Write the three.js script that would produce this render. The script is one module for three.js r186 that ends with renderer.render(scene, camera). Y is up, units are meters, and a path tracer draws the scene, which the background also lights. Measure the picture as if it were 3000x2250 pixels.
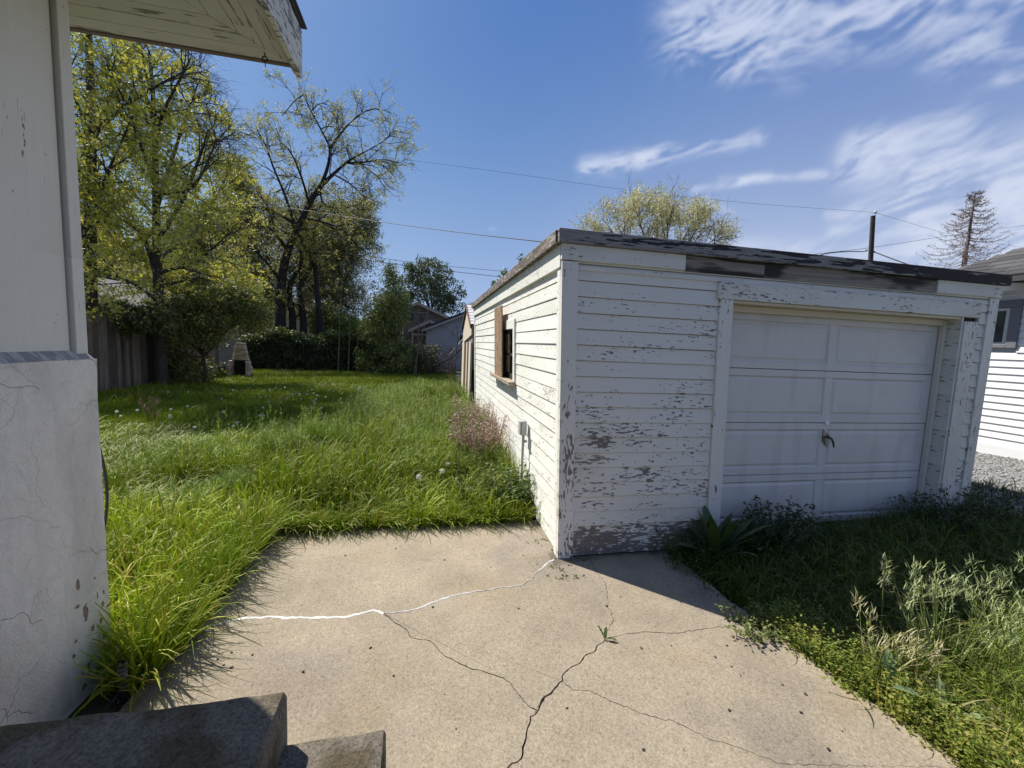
import * as THREE from 'three';
import { mergeGeometries } from 'three/addons/utils/BufferGeometryUtils.js';
import { RoundedBoxGeometry } from 'three/addons/geometries/RoundedBoxGeometry.js';
// ------------------------------------------------------------------ random and noise
let seed = 7;
function rnd() { seed = (seed + 0x6D2B79F5) | 0; let t = Math.imul(seed ^ (seed >>> 15), 1 | seed); t = (t + Math.imul(t ^ (t >>> 7), 61 | t)) ^ t; return ((t ^ (t >>> 14)) >>> 0) / 4294967296; }
const R = (a, b) => a + (b - a) * rnd();
const pick = (a) => a[Math.floor(rnd() * a.length)];
const clamp = (x, a = 0, b = 1) => Math.min(b, Math.max(a, x));
const mix = (a, b, t) => a + (b - a) * t;
const sstep = (a, b, x) => { const t = clamp((x - a) / (b - a)); return t * t * (3 - 2 * t); };
function hash(x, y, s) { let h = Math.imul(x, 374761393) + Math.imul(y, 668265263) + Math.imul(s, 974634777) | 0; h = Math.imul(h ^ (h >>> 13), 1274126177); return ((h ^ (h >>> 16)) >>> 0) / 4294967296; }
function vn(x, y, s = 0) {
  const i = Math.floor(x), j = Math.floor(y); let u = x - i, v = y - j; u = u * u * (3 - 2 * u); v = v * v * (3 - 2 * v);
  const a = hash(i, j, s), b = hash(i + 1, j, s), c = hash(i, j + 1, s), d = hash(i + 1, j + 1, s);
  return a + (b - a) * u + (c - a) * v + (a - b - c + d) * u * v;
}
function fbm(x, y, o = 4, s = 0) { let t = 0, a = 0.5, n = 0; for (let k = 0; k < o; k++) { t += a * vn(x, y, s + k * 17); n += a; a *= 0.5; x = x * 2.03 + 3.7; y = y * 2.03 + 1.3; } return t / n; }
// ------------------------------------------------------------------ camera (wide lens, tilted a little down and rolled)
const F = 1190, CX = 1500, CY = 1125, EYE = 1.7, SC = 3000 / 2212;
const cr = (u, v) => new THREE.Vector3((u - CX) / F, -(v - CY) / F, -1);
const Zc = cr(1257, 1000).normalize().negate();
const Xc = cr(7500, 1270).normalize(); Xc.addScaledVector(Zc, -Xc.dot(Zc)).normalize();
const Yc = new THREE.Vector3().crossVectors(Zc, Xc);
const scene = new THREE.Scene();
const camera = new THREE.PerspectiveCamera(2 * Math.atan(1125 / F) * 180 / Math.PI, 4 / 3, 0.05, 900);
camera.position.set(0, EYE, 0);
camera.quaternion.setFromRotationMatrix(new THREE.Matrix4().set(Xc.x, Xc.y, Xc.z, 0, Yc.x, Yc.y, Yc.z, 0, Zc.x, Zc.y, Zc.z, 0, 0, 0, 0, 1));
scene.add(camera);
// world point seen at (u, v) of the survey picture (2212 wide): on a plane z, a plane x or a height y
function dir(u, v) { const c = cr(u * SC, v * SC); return new THREE.Vector3(Xc.dot(c), Yc.dot(c), Zc.dot(c)); }
const U = (u, v, z) => { const d = dir(u, v), t = z / d.z; return new THREE.Vector3(d.x * t, EYE + d.y * t, z); };
const G = (u, v, y = 0) => { const d = dir(u, v), t = (y - EYE) / d.y; return new THREE.Vector3(d.x * t, y, d.z * t); };
const XP = (u, v, x) => { const d = dir(u, v), t = x / d.x; return new THREE.Vector3(x, EYE + d.y * t, d.z * t); };
// ------------------------------------------------------------------ renderer, sun, sky
const renderer = new THREE.WebGLRenderer({ antialias: true });
renderer.setSize(1024, 768);
renderer.toneMapping = THREE.LinearToneMapping;
renderer.toneMappingExposure = 1.42;
renderer.shadowMap.enabled = true;
const EL = 53 * Math.PI / 180, AZ = new THREE.Vector3(0.745, 0, 0.667).normalize();   // the way the shadows fall
const sunDir = new THREE.Vector3(-AZ.x * Math.cos(EL), Math.sin(EL), -AZ.z * Math.cos(EL));
const sun = new THREE.DirectionalLight(new THREE.Color(1, 0.945, 0.86), 5);
sun.position.copy(sunDir).multiplyScalar(60); sun.castShadow = true;
sun.shadow.mapSize.set(4096, 4096); Object.assign(sun.shadow.camera, { left: -35, right: 35, top: 35, bottom: -35, near: 1, far: 160 });
scene.add(sun, sun.target);
{
  const W = 2048, H = 1024, data = new Float32Array(W * H * 4);
  const ae = (u, v) => { const d = dir(u, v).normalize(); return [Math.atan2(d.x, -d.z), Math.asin(d.y)]; };
  // streaks of cirrus: two ends, half width, strength
  const streaks = [
    [1480, 40, 1900, -40, 0.060, 0.9], [1490, 95, 1760, 60, 0.040, 0.9], [1560, 150, 1760, 90, 0.026, 0.75], [1640, 165, 1740, 175, 0.022, 0.3], [1850, 30, 2250, -40, 0.055, 0.85], [2060, 110, 2330, 60, 0.036, 0.75], [2170, 165, 2300, 155, 0.012, 0.5],
    [1850, 318, 2080, 268, 0.026, 0.8], [1860, 352, 2300, 330, 0.040, 0.95], [2000, 400, 2400, 390, 0.042, 0.9], [1850, 455, 2010, 415, 0.020, 0.5],
    [1940, 470, 2400, 420, 0.036, 0.85], [2040, 520, 2500, 470, 0.060, 1.2], [1790, 466, 2050, 450, 0.010, 0.5], [1600, 545, 2300, 540, 0.028, 0.55], [1800, 500, 2000, 485, 0.014, 0.5],
    [1265, 364, 1440, 332, 0.020, 1.3], [1380, 342, 1640, 296, 0.015, 1.1], [1560, 392, 1660, 380, 0.012, 0.35], [1600, 388, 1780, 376, 0.009, 0.9], [1500, 410, 1660, 384, 0.008, 0.5], [1520, 430, 1600, 470, 0.008, 0.3], [1060, 495, 1110, 488, 0.007, 0.4],
  ].map(([a, b, c, d, w, s]) => [...ae(a, b), ...ae(c, d), w, s]);
  for (let j = 0; j < H; j++) {
    const el = (j + 0.5) / H * Math.PI - Math.PI / 2, ce = Math.cos(el), se = Math.sin(el);
    for (let i = 0; i < W; i++) {
      const ph = (i + 0.5) / W * 2 * Math.PI, x = -ce * Math.cos(ph), z = -ce * Math.sin(ph) ;
      // equirectangular: u = atan2(z, x) / 2pi + 0.5
      const uu = (i + 0.5) / W, ang = (uu - 0.5) * 2 * Math.PI, dx = Math.cos(ang) * ce, dz = Math.sin(ang) * ce, dy = se;
      const h = Math.max(dy, 0), t = Math.pow(h, 0.62);
      let r = mix(0.30, 0.050, sstep(0, 0.82, t)), g = mix(0.40, 0.108, sstep(0, 0.88, t)), b = mix(0.58, 0.295, sstep(0, 0.98, t));
      const cs = dx * sunDir.x + dy * sunDir.y + dz * sunDir.z, gl = Math.pow(Math.max(cs, 0), 12) * 0.3, side = 0.82 + 0.42 * Math.pow(Math.max(cs + 0.15, 0), 1.4);
      r *= side; g *= side; b *= 0.5 + 0.5 * side;
      r += gl; g += gl; b += gl * 0.95;
      let az = Math.atan2(dx, -dz);
      if (dy < 0) { const o = (j * W + i) * 4; data[o] = 0.13; data[o + 1] = 0.13; data[o + 2] = 0.11; data[o + 3] = 1; continue; }
      let cov = 0;
      if (az > 0.02 && az < 1.25 && el < 0.9) for (const [a0, e0, a1, e1, w, s] of streaks) {
        const vx = a1 - a0, vy = e1 - e0, L2 = vx * vx + vy * vy, q = ((az - a0) * vx + (el - e0) * vy) / L2, qq = clamp(q);
        const px = az - a0 - vx * qq, py = el - e0 - vy * qq, d2 = (px * px + py * py) / (w * w);
        if (d2 < 6) cov += s * Math.exp(-d2 * 1.6) * (0.75 + 0.35 * sstep(1, 0, q));
      }
      // the same thin cirrus over the part of the sky out of view, to the right and behind
      const rest = sstep(0.95, 1.5, az) + sstep(-2.2, -2.7, az) ;
      if (rest > 0 && h > 0) cov += Math.min(rest, 1) * 0.6 * sstep(0.36, 0.72, fbm(az * 1.6 + 4, el * 4.2, 3, 51)) * sstep(1.35, 1.0, el) + 0.06 * Math.min(rest, 1);
      if (cov > 0.004 && h > 0) {
        const a2 = az * 0.97 + el * 0.26, e2 = el * 0.97 - az * 0.22;
        const wx = fbm(a2 * 5, e2 * 9, 3, 5) - 0.5, wy = fbm(a2 * 5 + 9, e2 * 9, 3, 8) - 0.5;
        const n = fbm(a2 * 7 + wx * 1.7, e2 * 32 + wy * 4, 6, 21), n2 = fbm(a2 * 34 + wx * 4, e2 * 120 + wy * 8, 4, 31);
        let c = cov * sstep(0.33, 0.74, n * 0.62 + n2 * 0.38) * 1.2;
        c = 1 - Math.exp(-c * 1.55);
        r = mix(r, 0.50, c * 0.84); g = mix(g, 0.54, c * 0.84); b = mix(b, 0.66, c * 0.82);
      }
      // low white haze to the right, thinning with height
      const hz = sstep(0.1, 0.75, az) * sstep(2.6, 1.6, az) * Math.exp(-h * 5.0) * 1.0; r = mix(r, 0.52, hz); g = mix(g, 0.56, hz); b = mix(b, 0.64, hz);
      const o = (j * W + i) * 4; data[o] = r; data[o + 1] = g; data[o + 2] = b; data[o + 3] = 1;
    }
  }
  const sky = new THREE.DataTexture(data, W, H, THREE.RGBAFormat, THREE.FloatType);
  sky.mapping = THREE.EquirectangularReflectionMapping; sky.magFilter = sky.minFilter = THREE.LinearFilter; sky.needsUpdate = true;
  scene.background = sky; scene.environment = sky;
}
// ------------------------------------------------------------------ naming helpers
const used = {};
function numbered(n) { const k = used[n] || 0; used[n] = k + 1; return k ? n + '_' + String(k).padStart(3, '0') : n; }
function setud(o, label, category, group) { if (label) o.userData.label = label; if (category) o.userData.category = category; if (group) o.userData.group = group; return o; }
function thing(name, label, category, p = [0, 0, 0], turn = 0, group) {
  const o = new THREE.Group(); o.name = numbered(name); o.position.set(...(p.isVector3 ? p.toArray() : p)); o.rotation.y = turn; scene.add(o); return setud(o, label, category, group);
}
function mesh(name, geo, mat, parent, label) {
  const m = new THREE.Mesh(geo, mat); m.name = numbered(name); m.castShadow = m.receiveShadow = true; parent.add(m); if (label) m.userData.label = label; return m;
}
// part drawn in world coordinates under a thing that stands at an unturned base
function part(name, geo, mat, parent, label) {
  const p = new THREE.Vector3(); for (let q = parent; q && q !== scene; q = q.parent) p.add(q.position);
  geo.translate(-p.x, -p.y, -p.z); return mesh(name, geo, mat, parent, label);
}
function struct(o) { o.userData.kind = 'structure'; return o; }
// ------------------------------------------------------------------ geometry helpers
function worldUV(g, off = [0, 0]) {   // uv in metres on the face's main plane
  if (g.index) g = g.toNonIndexed();
  const p = g.attributes.position, n = g.attributes.normal, uv = new Float32Array(p.count * 2);
  for (let i = 0; i < p.count; i += 3) {
    const ax = Math.abs(n.getX(i)), ay = Math.abs(n.getY(i)), az = Math.abs(n.getZ(i));
    for (let k = i; k < i + 3; k++) {
      const x = p.getX(k), y = p.getY(k), z = p.getZ(k);
      const [a, b] = ax > ay && ax > az ? [z, y] : ay > az ? [x, z] : [x, y];
      uv[k * 2] = a + off[0]; uv[k * 2 + 1] = b + off[1];
    }
  }
  g.setAttribute('uv', new THREE.BufferAttribute(uv, 2)); return g;
}
function rotUV(g, off = [0, 0]) { const u = g.attributes.uv; for (let i = 0; i < u.count; i++) { const a = u.getX(i), b = u.getY(i); u.setXY(i, b + off[0], a + off[1]); } return g; }
function box(x0, x1, y0, y1, z0, z1, bev = 0, uvo) {
  const w = x1 - x0, h = y1 - y0, d = z1 - z0;
  const g = bev ? new RoundedBoxGeometry(w, h, d, 1, Math.min(bev, w / 3, h / 3, d / 3)) : new THREE.BoxGeometry(w, h, d);
  g.translate((x0 + x1) / 2, (y0 + y1) / 2, (z0 + z1) / 2); return worldUV(g, uvo);
}
function prism(poly, a, b, axis = 'x', uvo) {   // convex-ish polygon of (p, q) extruded along an axis: x: p = z, q = y; z: p = x, q = y; y: p = x, q = z
  const sh = new THREE.Shape(poly.map(([p, q]) => new THREE.Vector2(p, q)));
  const g = new THREE.ExtrudeGeometry(sh, { depth: b - a, bevelEnabled: false });
  const m = new THREE.Matrix4();
  if (axis === 'x') m.set(0, 0, 1, a, 0, 1, 0, 0, 1, 0, 0, 0, 0, 0, 0, 1);
  else if (axis === 'z') m.set(1, 0, 0, 0, 0, 1, 0, 0, 0, 0, 1, a, 0, 0, 0, 1);
  else m.set(1, 0, 0, 0, 0, 0, 1, a, 0, 1, 0, 0, 0, 0, 0, 1);
  g.applyMatrix4(m);
  if (m.determinant() < 0) flip(g);
  g.computeVertexNormals(); return worldUV(g, uvo);
}
function flip(g) { const p = g.attributes.position; for (let i = 0; i < p.count; i += 3) for (let c = 0; c < 3; c++) { const t = p.array[(i + 1) * 3 + c]; p.array[(i + 1) * 3 + c] = p.array[(i + 2) * 3 + c]; p.array[(i + 2) * 3 + c] = t; } }
function warp(g, fn) { const p = g.attributes.position, v = new THREE.Vector3(); for (let i = 0; i < p.count; i++) { v.fromBufferAttribute(p, i); fn(v); p.setXYZ(i, v.x, v.y, v.z); } p.needsUpdate = true; return g; }
class Tubes {   // many tapered tubes in one mesh
  constructor() { this.p = []; this.n = []; this.ix = []; }
  add(pts, rad, sides = 5) {
    const N = pts.length, base = this.p.length / 3, t = new THREE.Vector3(), a = new THREE.Vector3(), b = new THREE.Vector3(); let ref = new THREE.Vector3(0.3, 0.1, 0.95);
    for (let i = 0; i < N; i++) {
      t.copy(pts[Math.min(i + 1, N - 1)]).sub(pts[Math.max(i - 1, 0)]).normalize(); if (Math.abs(t.dot(ref)) > 0.95) ref = new THREE.Vector3(1, 0.2, 0);
      a.crossVectors(t, ref).normalize(); b.crossVectors(t, a); ref = ref.clone().addScaledVector(t, -ref.dot(t)).normalize();
      const r = typeof rad === 'function' ? rad(i / (N - 1)) : rad[i];
      for (let s = 0; s < sides; s++) { const q = s / sides * 2 * Math.PI, c = Math.cos(q), d = Math.sin(q), nx = a.x * c + b.x * d, ny = a.y * c + b.y * d, nz = a.z * c + b.z * d; this.p.push(pts[i].x + nx * r, pts[i].y + ny * r, pts[i].z + nz * r); this.n.push(nx, ny, nz); }
    }
    for (let i = 0; i < N - 1; i++) for (let s = 0; s < sides; s++) { const s2 = (s + 1) % sides, p0 = base + i * sides + s, p1 = base + i * sides + s2; this.ix.push(p0, p1, p0 + sides, p1, p1 + sides, p0 + sides); }
    return this;
  }
  geo() { const g = new THREE.BufferGeometry(); g.setAttribute('position', new THREE.Float32BufferAttribute(this.p, 3)); g.setAttribute('normal', new THREE.Float32BufferAttribute(this.n, 3)); const uv = new Float32Array(this.p.length / 3 * 2); for (let i = 0; i < uv.length / 2; i++) { uv[i * 2] = this.p[i * 3] * 3 + this.p[i * 3 + 2] * 3; uv[i * 2 + 1] = this.p[i * 3 + 1]; } g.setAttribute('uv', new THREE.BufferAttribute(uv, 2)); g.setIndex(this.ix); return g; }
}
const curve = (pts, n) => new THREE.CatmullRomCurve3(pts).getPoints(n);
class Quads {   // small double sided leaf and blade faces in one mesh
  constructor() { this.p = []; this.ix = []; }
  ribbon(b, yaw, len, wid, lean, bend, seg = 4, face = 0) {
    const base = this.p.length / 3, sx = Math.cos(yaw + face), sz = -Math.sin(yaw + face), hx = Math.sin(yaw), hz = Math.cos(yaw); let x = b[0], y = b[1], z = b[2];
    // the ribbon's width runs square to the way it leans
    for (let i = 0; i <= seg; i++) {
      const t = i / seg, w = wid * 0.5 * (i === seg ? 0.08 : Math.min(1, 0.55 + 1.2 * t) * (1 - 0.75 * t * t)), th = lean + bend * t * t;
      this.p.push(x - sx * w, y, z - sz * w, x + sx * w, y, z + sz * w);
      x += hx * Math.sin(th) * len / seg; z += hz * Math.sin(th) * len / seg; y += Math.cos(th) * len / seg;
    }
    for (let i = 0; i < seg; i++) { const q = base + i * 2; this.ix.push(q, q + 1, q + 2, q + 1, q + 3, q + 2); }
    return this;
  }
  leaf(c, d, n, len, wid) {   // folded diamond leaf: base c, direction d, face normal n
    const s = new THREE.Vector3().crossVectors(d, n).normalize().multiplyScalar(wid / 2), m = c.clone().addScaledVector(d, len * 0.45), up = n.clone().multiplyScalar(wid * 0.16), e = c.clone().addScaledVector(d, len).addScaledVector(n, -wid * 0.15), i = this.p.length / 3;
    const l = m.clone().add(s).add(up), r = m.clone().sub(s).add(up);
    for (const v of [c, l, e, r, m]) this.p.push(v.x, v.y, v.z);
    this.ix.push(i, i + 4, i + 1, i + 1, i + 4, i + 2, i, i + 3, i + 4, i + 3, i + 2, i + 4); return this;
  }
  geo() { const g = new THREE.BufferGeometry(); g.setAttribute('position', new THREE.Float32BufferAttribute(this.p, 3)); g.setIndex(this.ix); g.computeVertexNormals(); return g; }
}
const rdir = () => { const z = R(-1, 1), a = R(0, 6.2832), q = Math.sqrt(1 - z * z); return new THREE.Vector3(q * Math.cos(a), z, q * Math.sin(a)); };
const M4 = new THREE.Matrix4(), QQ = new THREE.Quaternion(), EE = new THREE.Euler(), COL = new THREE.Color();
function instances(name, geo, mat, list, parent = scene, label, stuff = true) {   // list of { p, e: [x, y, z] turn, s or [sx, sy, sz], c: [r, g, b] }
  const m = new THREE.InstancedMesh(geo, mat, list.length); m.name = numbered(name); m.castShadow = m.receiveShadow = true;
  list.forEach((o, i) => {
    QQ.setFromEuler(EE.set(...(o.e || [0, 0, 0]))); const s = Array.isArray(o.s) ? o.s : [o.s, o.s, o.s];
    m.setMatrixAt(i, M4.compose(o.p, QQ, new THREE.Vector3(...s))); m.setColorAt(i, COL.setRGB(...o.c));
  });
  if (stuff) m.userData.kind = 'stuff'; if (label) m.userData.label = label; parent.add(m); return m;
}
// ------------------------------------------------------------------ textures
const enc = (l) => 255 * (l <= 0.0031308 ? 12.92 * Math.max(l, 0) : 1.055 * Math.pow(Math.min(l, 1), 1 / 2.4) - 0.055);
function tex(w, h, wm, hm, fn, { bump = true, wrap = THREE.RepeatWrapping } = {}) {   // fn(x, y metres, out) fills out = [r, g, b linear, bump, rough]
  const c = new Uint8Array(w * h * 4), b = new Uint8Array(w * h * 4), o = [0, 0, 0, 0.5, 0.8];
  for (let j = 0; j < h; j++) for (let i = 0; i < w; i++) { fn((i + 0.5) / w * wm, (j + 0.5) / h * hm, o); const k = (j * w + i) * 4; c[k] = enc(o[0]); c[k + 1] = enc(o[1]); c[k + 2] = enc(o[2]); c[k + 3] = 255; b[k] = b[k + 1] = b[k + 2] = 255 * clamp(o[3]); b[k + 3] = 255; }
  const mk = (d, srgb) => { const t = new THREE.DataTexture(d, w, h, THREE.RGBAFormat); t.wrapS = t.wrapT = wrap; t.magFilter = THREE.LinearFilter; t.minFilter = THREE.LinearMipmapLinearFilter; t.generateMipmaps = true; t.repeat.set(1 / wm, 1 / hm); if (srgb) t.colorSpace = THREE.SRGBColorSpace; t.needsUpdate = true; return t; };
  return { map: mk(c, true), ...(bump ? { bumpMap: mk(b, false) } : {}) };
}
const std = (o) => new THREE.MeshStandardMaterial(o), phy = (o) => new THREE.MeshPhysicalMaterial(o);
const lin = (r, g, b) => new THREE.Color().setRGB(r, g, b);
const plain = (r, g, b, rough = 0.8, extra = {}) => std({ color: lin(r, g, b), roughness: rough, ...extra });
// old paint over weathered wood: thr(x, y) is how much has flaked (0 none .. 1 bare); v = true for boards that stand upright
function peel(w, h, wm, hm, thr, { s = 0, v = false, paint = [0.70, 0.683, 0.645], wood = [0.20, 0.172, 0.145], dirt = 0.12, bs } = {}) {
  return tex(w, h, wm, hm, (X, Y, o) => {
    const x = v ? Y : X, y = v ? X : Y;
    const wx = (fbm(x * 9, y * 18, 2, s + 90) - 0.5) * 0.03, wy = (fbm(x * 11, y * 22, 2, s + 91) - 0.5) * 0.012;
    const n = fbm((x + wx) * 25, (y + wy) * 96, 3, s), m = fbm(x * 2.6, y * 7, 3, s + 40), fl = n * 0.72 + m * 0.34;
    const T = thr(X, Y), k = sstep(0.832 - T * 0.335, 0.848 - T * 0.335, fl);
    const grain = fbm(x * 5, y * 240, 3, s + 70), big = fbm(x * 1.1, y * 2.4, 3, s + 30), fine = vn(x * 300, y * 300, s + 3);
    const crack = sstep(0.80, 0.9, fbm(x * 10, y * 130, 2, s + 60)) * sstep(0.40, 0.7, m) * 0.4;
    if (k > 0.999) { for (let c = 0; c < 3; c++) o[c] = wood[c] * (0.5 + grain * 0.9) * (0.75 + 0.5 * big); o[3] = 0.25 + grain * 0.25; return; }
    const p = (1 - dirt * 1.2 * sstep(0.4, 0.85, big)) * (0.975 + 0.05 * fine) * (1 - crack) * (0.96 + 0.08 * grain), q = 0.5 + grain * 0.9;
    for (let c = 0; c < 3; c++) o[c] = mix(paint[c] * p * (c === 2 ? 1 - 0.1 * big : 1), wood[c] * q * (0.75 + 0.5 * big), k);
    o[3] = mix(0.8 - crack * 0.5 + fine * 0.03, 0.25 + grain * 0.25, k);
  });
}
// ------------------------------------------------------------------ ground
const PX0 = -1.3, PZ0 = -3.7, edgeX = (z) => mix(2.03, 2.3, sstep(-3.1, -0.6, z)) + 0.012 * Math.sin(z * 9) + 0.008 * Math.sin(z * 23 + 1);
function gh(x, z) {
  const lawn = 0.2 * sstep(-3.9, -9.5, z) * sstep(3.2, 1, x), right = 0.2 * sstep(2.3, 5.3, x) + 0.08 * sstep(5.3, 8, x);
  let y = -0.025 + Math.max(lawn, right) + 0.05 * (fbm(x * 0.7, z * 0.7, 2, 4) - 0.5) * sstep(0, 1.5, Math.max(-3.7 - z, x - 2.2, -1.3 - x));
  if (x > PX0 - 0.02 && x < 2.4 && z > PZ0 - 0.02) y = Math.min(y, mix(-0.04, -0.09, sstep(0, 0.1, Math.min(x - PX0, 2.2 - x, z - PZ0))));
  return y;
}
{
  const N = 190, p = [], uv = [], ix = [], warpc = (t) => t * 9 + Math.sign(t) * Math.pow(Math.abs(t), 5) * 420;
  for (let j = 0; j <= N; j++) for (let i = 0; i <= N; i++) { const x = 0.5 + warpc(i / N * 2 - 1), z = -5 + warpc(j / N * 2 - 1); p.push(x, gh(x, z), z); uv.push(x, z); }
  for (let j = 0; j < N; j++) for (let i = 0; i < N; i++) { const a = j * (N + 1) + i; ix.push(a, a + N + 1, a + 1, a + 1, a + N + 1, a + N + 2); }
  const g = new THREE.BufferGeometry(); g.setAttribute('position', new THREE.Float32BufferAttribute(p, 3)); g.setAttribute('uv', new THREE.Float32BufferAttribute(uv, 2)); g.setIndex(ix); g.computeVertexNormals();
  const t = tex(512, 512, 2, 2, (x, y, o) => { const n = fbm(x * 8, y * 8, 4, 1), k = fbm(x * 40, y * 40, 2, 2); const q = 0.6 + 0.8 * k; o[0] = mix(0.055, 0.04, n) * q; o[1] = mix(0.042, 0.052, n) * q; o[2] = mix(0.026, 0.018, n) * q; o[3] = n * 0.6 + k * 0.4; });
  struct(mesh('ground', g, std({ ...t, bumpScale: 0.03, roughness: 1 }), scene, 'dark soil of the back yard under the grass and around the concrete'));
}
// ------------------------------------------------------------------ cracked concrete patio: slabs parted by the cracks
const concrete = tex(1400, 1400, 4.4, 4.4, (x, y, o) => {
  const big = fbm(x * 0.9, y * 0.9, 4, 11), mid = fbm(x * 5, y * 5, 4, 12), f1 = vn(x * 190, y * 190, 13), f2 = vn(x * 330, y * 330, 14), f3 = vn(x * 95, y * 95, 15);
  const stain = sstep(0.60, 0.78, fbm(x * 1.7, y * 1.7, 3, 16)), worn = sstep(0.55, 0.75, fbm(x * 1.3 + 5, y * 1.1, 4, 18));
  const sp = (f1 - 0.5) * 0.52 + (f2 - 0.5) * 0.42 + (f3 - 0.5) * 0.22, k = (0.9 + 0.34 * (big - 0.5) + 0.3 * (mid - 0.5)) * (1 + sp * 0.85);
  const en = 0.16 * fbm(x * 6, y * 6, 4, 22), soil = Math.max(sstep(0.10, 0.0, x - 0.2 - en + 0.05), sstep(0.10, 0.0, y - 0.05 - en + 0.05), x > 2.5 ? sstep(0.09, 0, Math.abs(y - 0.75) - en + 0.05) : 0) * 0.45, worn2 = 0.14 * sstep(0.10, 0.0, Math.abs(x - 1.5 - edgeX(y - 3.75)) - 0.4 * en);
  const dark = Math.min(0.7, sstep(0.80, 0.93, vn(x * 120 + 3, y * 120, 19)) * 0.3 + soil + 0.10 * sstep(0.60, 0.8, fbm(x * 2.2 + 8, y * 2.2, 5, 24))) - worn2;
  o[0] = (0.315 - 0.01 * stain) * k * (1 - dark) * (1 - 0.12 * worn); o[1] = (0.264 - 0.015 * stain) * k * (1 - dark) * (1 - 0.11 * worn); o[2] = (0.191 - 0.024 * stain + 0.012 * worn) * k * (1 - dark) * (1 - 0.08 * worn);
  o[3] = 0.5 + sp * 0.5;
});
const concreteMat = std({ ...concrete, bumpScale: 0.003, roughness: 0.92 });
const patio = struct(thing('patio', 'cracked tan concrete patio slab with a white filled crack'));
{
  const W = [[455, 1352], [468, 1350], [524, 1336], [590, 1333], [656, 1335], [740, 1334], [808, 1318], [829, 1326]].map(([u, v]) => G(u, v)); W[0].x = PX0 - 0.02; W[0].z = W[1].z + 0.03;
  const W2 = [[829, 1326], [873, 1321], [903, 1315], [936, 1301], [972, 1289], [1002, 1282], [1046, 1276], [1082, 1270], [1123, 1265], [1148, 1253], [1158, 1238], [1185, 1215]].map(([u, v]) => G(u, v)); W2.push(new THREE.Vector3(1.08, 0, -3));
  const B = [[829, 1326], [848, 1341], [881, 1363], [890, 1378], [925, 1383], [967, 1420], [1022, 1446], [1079, 1462], [1101, 1473], [1126, 1506], [1145, 1528], [1161, 1535]].map(([u, v]) => G(u, v));
  const C1 = [[1097, 1659], [1126, 1638], [1137, 1594], [1143, 1565], [1146, 1548], [1161, 1535]].map(([u, v]) => G(u, v)); C1.unshift(new THREE.Vector3(C1[0].x - 0.12, 0, 0.6), new THREE.Vector3(C1[0].x - 0.02, 0, C1[0].z + 0.3));
  const C2 = [[1161, 1535], [1172, 1512], [1200, 1486], [1213, 1462], [1215, 1473]].slice(0, 3).concat([[1215, 1471]]).map(([u, v]) => G(u, v));
  const C3 = [[1215, 1471], [1214, 1460], [1225, 1449], [1251, 1433], [1262, 1418], [1282, 1409], [1290, 1394], [1306, 1383]].map(([u, v]) => G(u, v));
  const C4 = [[1306, 1383], [1321, 1378], [1354, 1369], [1401, 1365], [1464, 1368], [1508, 1360], [1585, 1351]].map(([u, v]) => G(u, v)); { const l = C4[C4.length - 1]; C4.push(new THREE.Vector3(edgeX(l.z - 0.03) + 0.02, 0, l.z - 0.03)); }
  const D = [[1306, 1383], [1315, 1360], [1326, 1338], [1313, 1308], [1312, 1279], [1306, 1257], [1288, 1235], [1277, 1209]].map(([u, v]) => G(u, v)); { const l = D[D.length - 1]; l.z = -2.985; D.push(new THREE.Vector3(l.x - 0.02, 0, -3.1)); }
  const E = [[1215, 1471], [1238, 1491], [1273, 1492], [1336, 1521], [1405, 1547], [1457, 1559], [1523, 1593], [1600, 1616], [1690, 1650]].map(([u, v]) => G(u, v)); { const l = E[E.length - 1]; E.push(new THREE.Vector3(edgeX(l.z + 0.15) + 0.02, 0, l.z + 0.15)); }
  const rough = (pts, amp, sd) => { const o = []; for (let i = 0; i < pts.length - 1; i++) { const a = pts[i], b = pts[i + 1], L = a.distanceTo(b), n = Math.max(1, Math.round(L / 0.022)); for (let k = 0; k < n; k++) { const t = k / n, q = a.clone().lerp(b, t), nx = -(b.z - a.z) / L, nz = (b.x - a.x) / L, w = (k ? 1 : 0) * amp * (hash(i * 31 + k, 7, sd) - 0.5) * 2; q.x += nx * w; q.z += nz * w; o.push(q); } } o.push(pts[pts.length - 1].clone()); return o; };
  const side = (pts, w, sd) => pts.map((p, i) => { const a = pts[Math.max(0, i - 1)], b = pts[Math.min(pts.length - 1, i + 1)], L = Math.hypot(b.x - a.x, b.z - a.z) || 1, k = (typeof w === 'function' ? w(i / (pts.length - 1)) : w) * (0.55 + 0.9 * hash(i, 3, sd)); return new THREE.Vector2(p.x - (b.z - a.z) / L * k, p.z + (b.x - a.x) / L * k); });
  const mk = (pts, amp, w, sd) => { const r = rough(pts, amp, sd); return { l: side(r, typeof w === 'function' ? (t) => -w(t) : -w, sd), r: side(r, w, sd + 1), c: r }; };   // l: towards -normal
  const w = mk([...W, ...W2.slice(1)], 0.006, 0.003, 1), wi = (q) => q; wi;
  const split = (poly, n, m) => poly.slice(n, m);
  // the white crack in two runs so that the joint with crack B is a corner
  const w1 = mk(W, 0.006, 0.003, 1), w2 = mk(W2, 0.006, 0.003, 2), b = mk(B, 0.006, 0.0026, 3), c1 = mk(C1, 0.008, 0.0034, 4), c2 = mk(C2, 0.006, (t) => 0.0065 - 0.003 * t, 5), c3 = mk(C3, 0.006, 0.0032, 6), c4 = mk(C4, 0.006, 0.0022, 7), d = mk(D, 0.007, 0.002, 8), e = mk(E, 0.006, (t) => 0.0022 - 0.0017 * t, 9);
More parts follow.
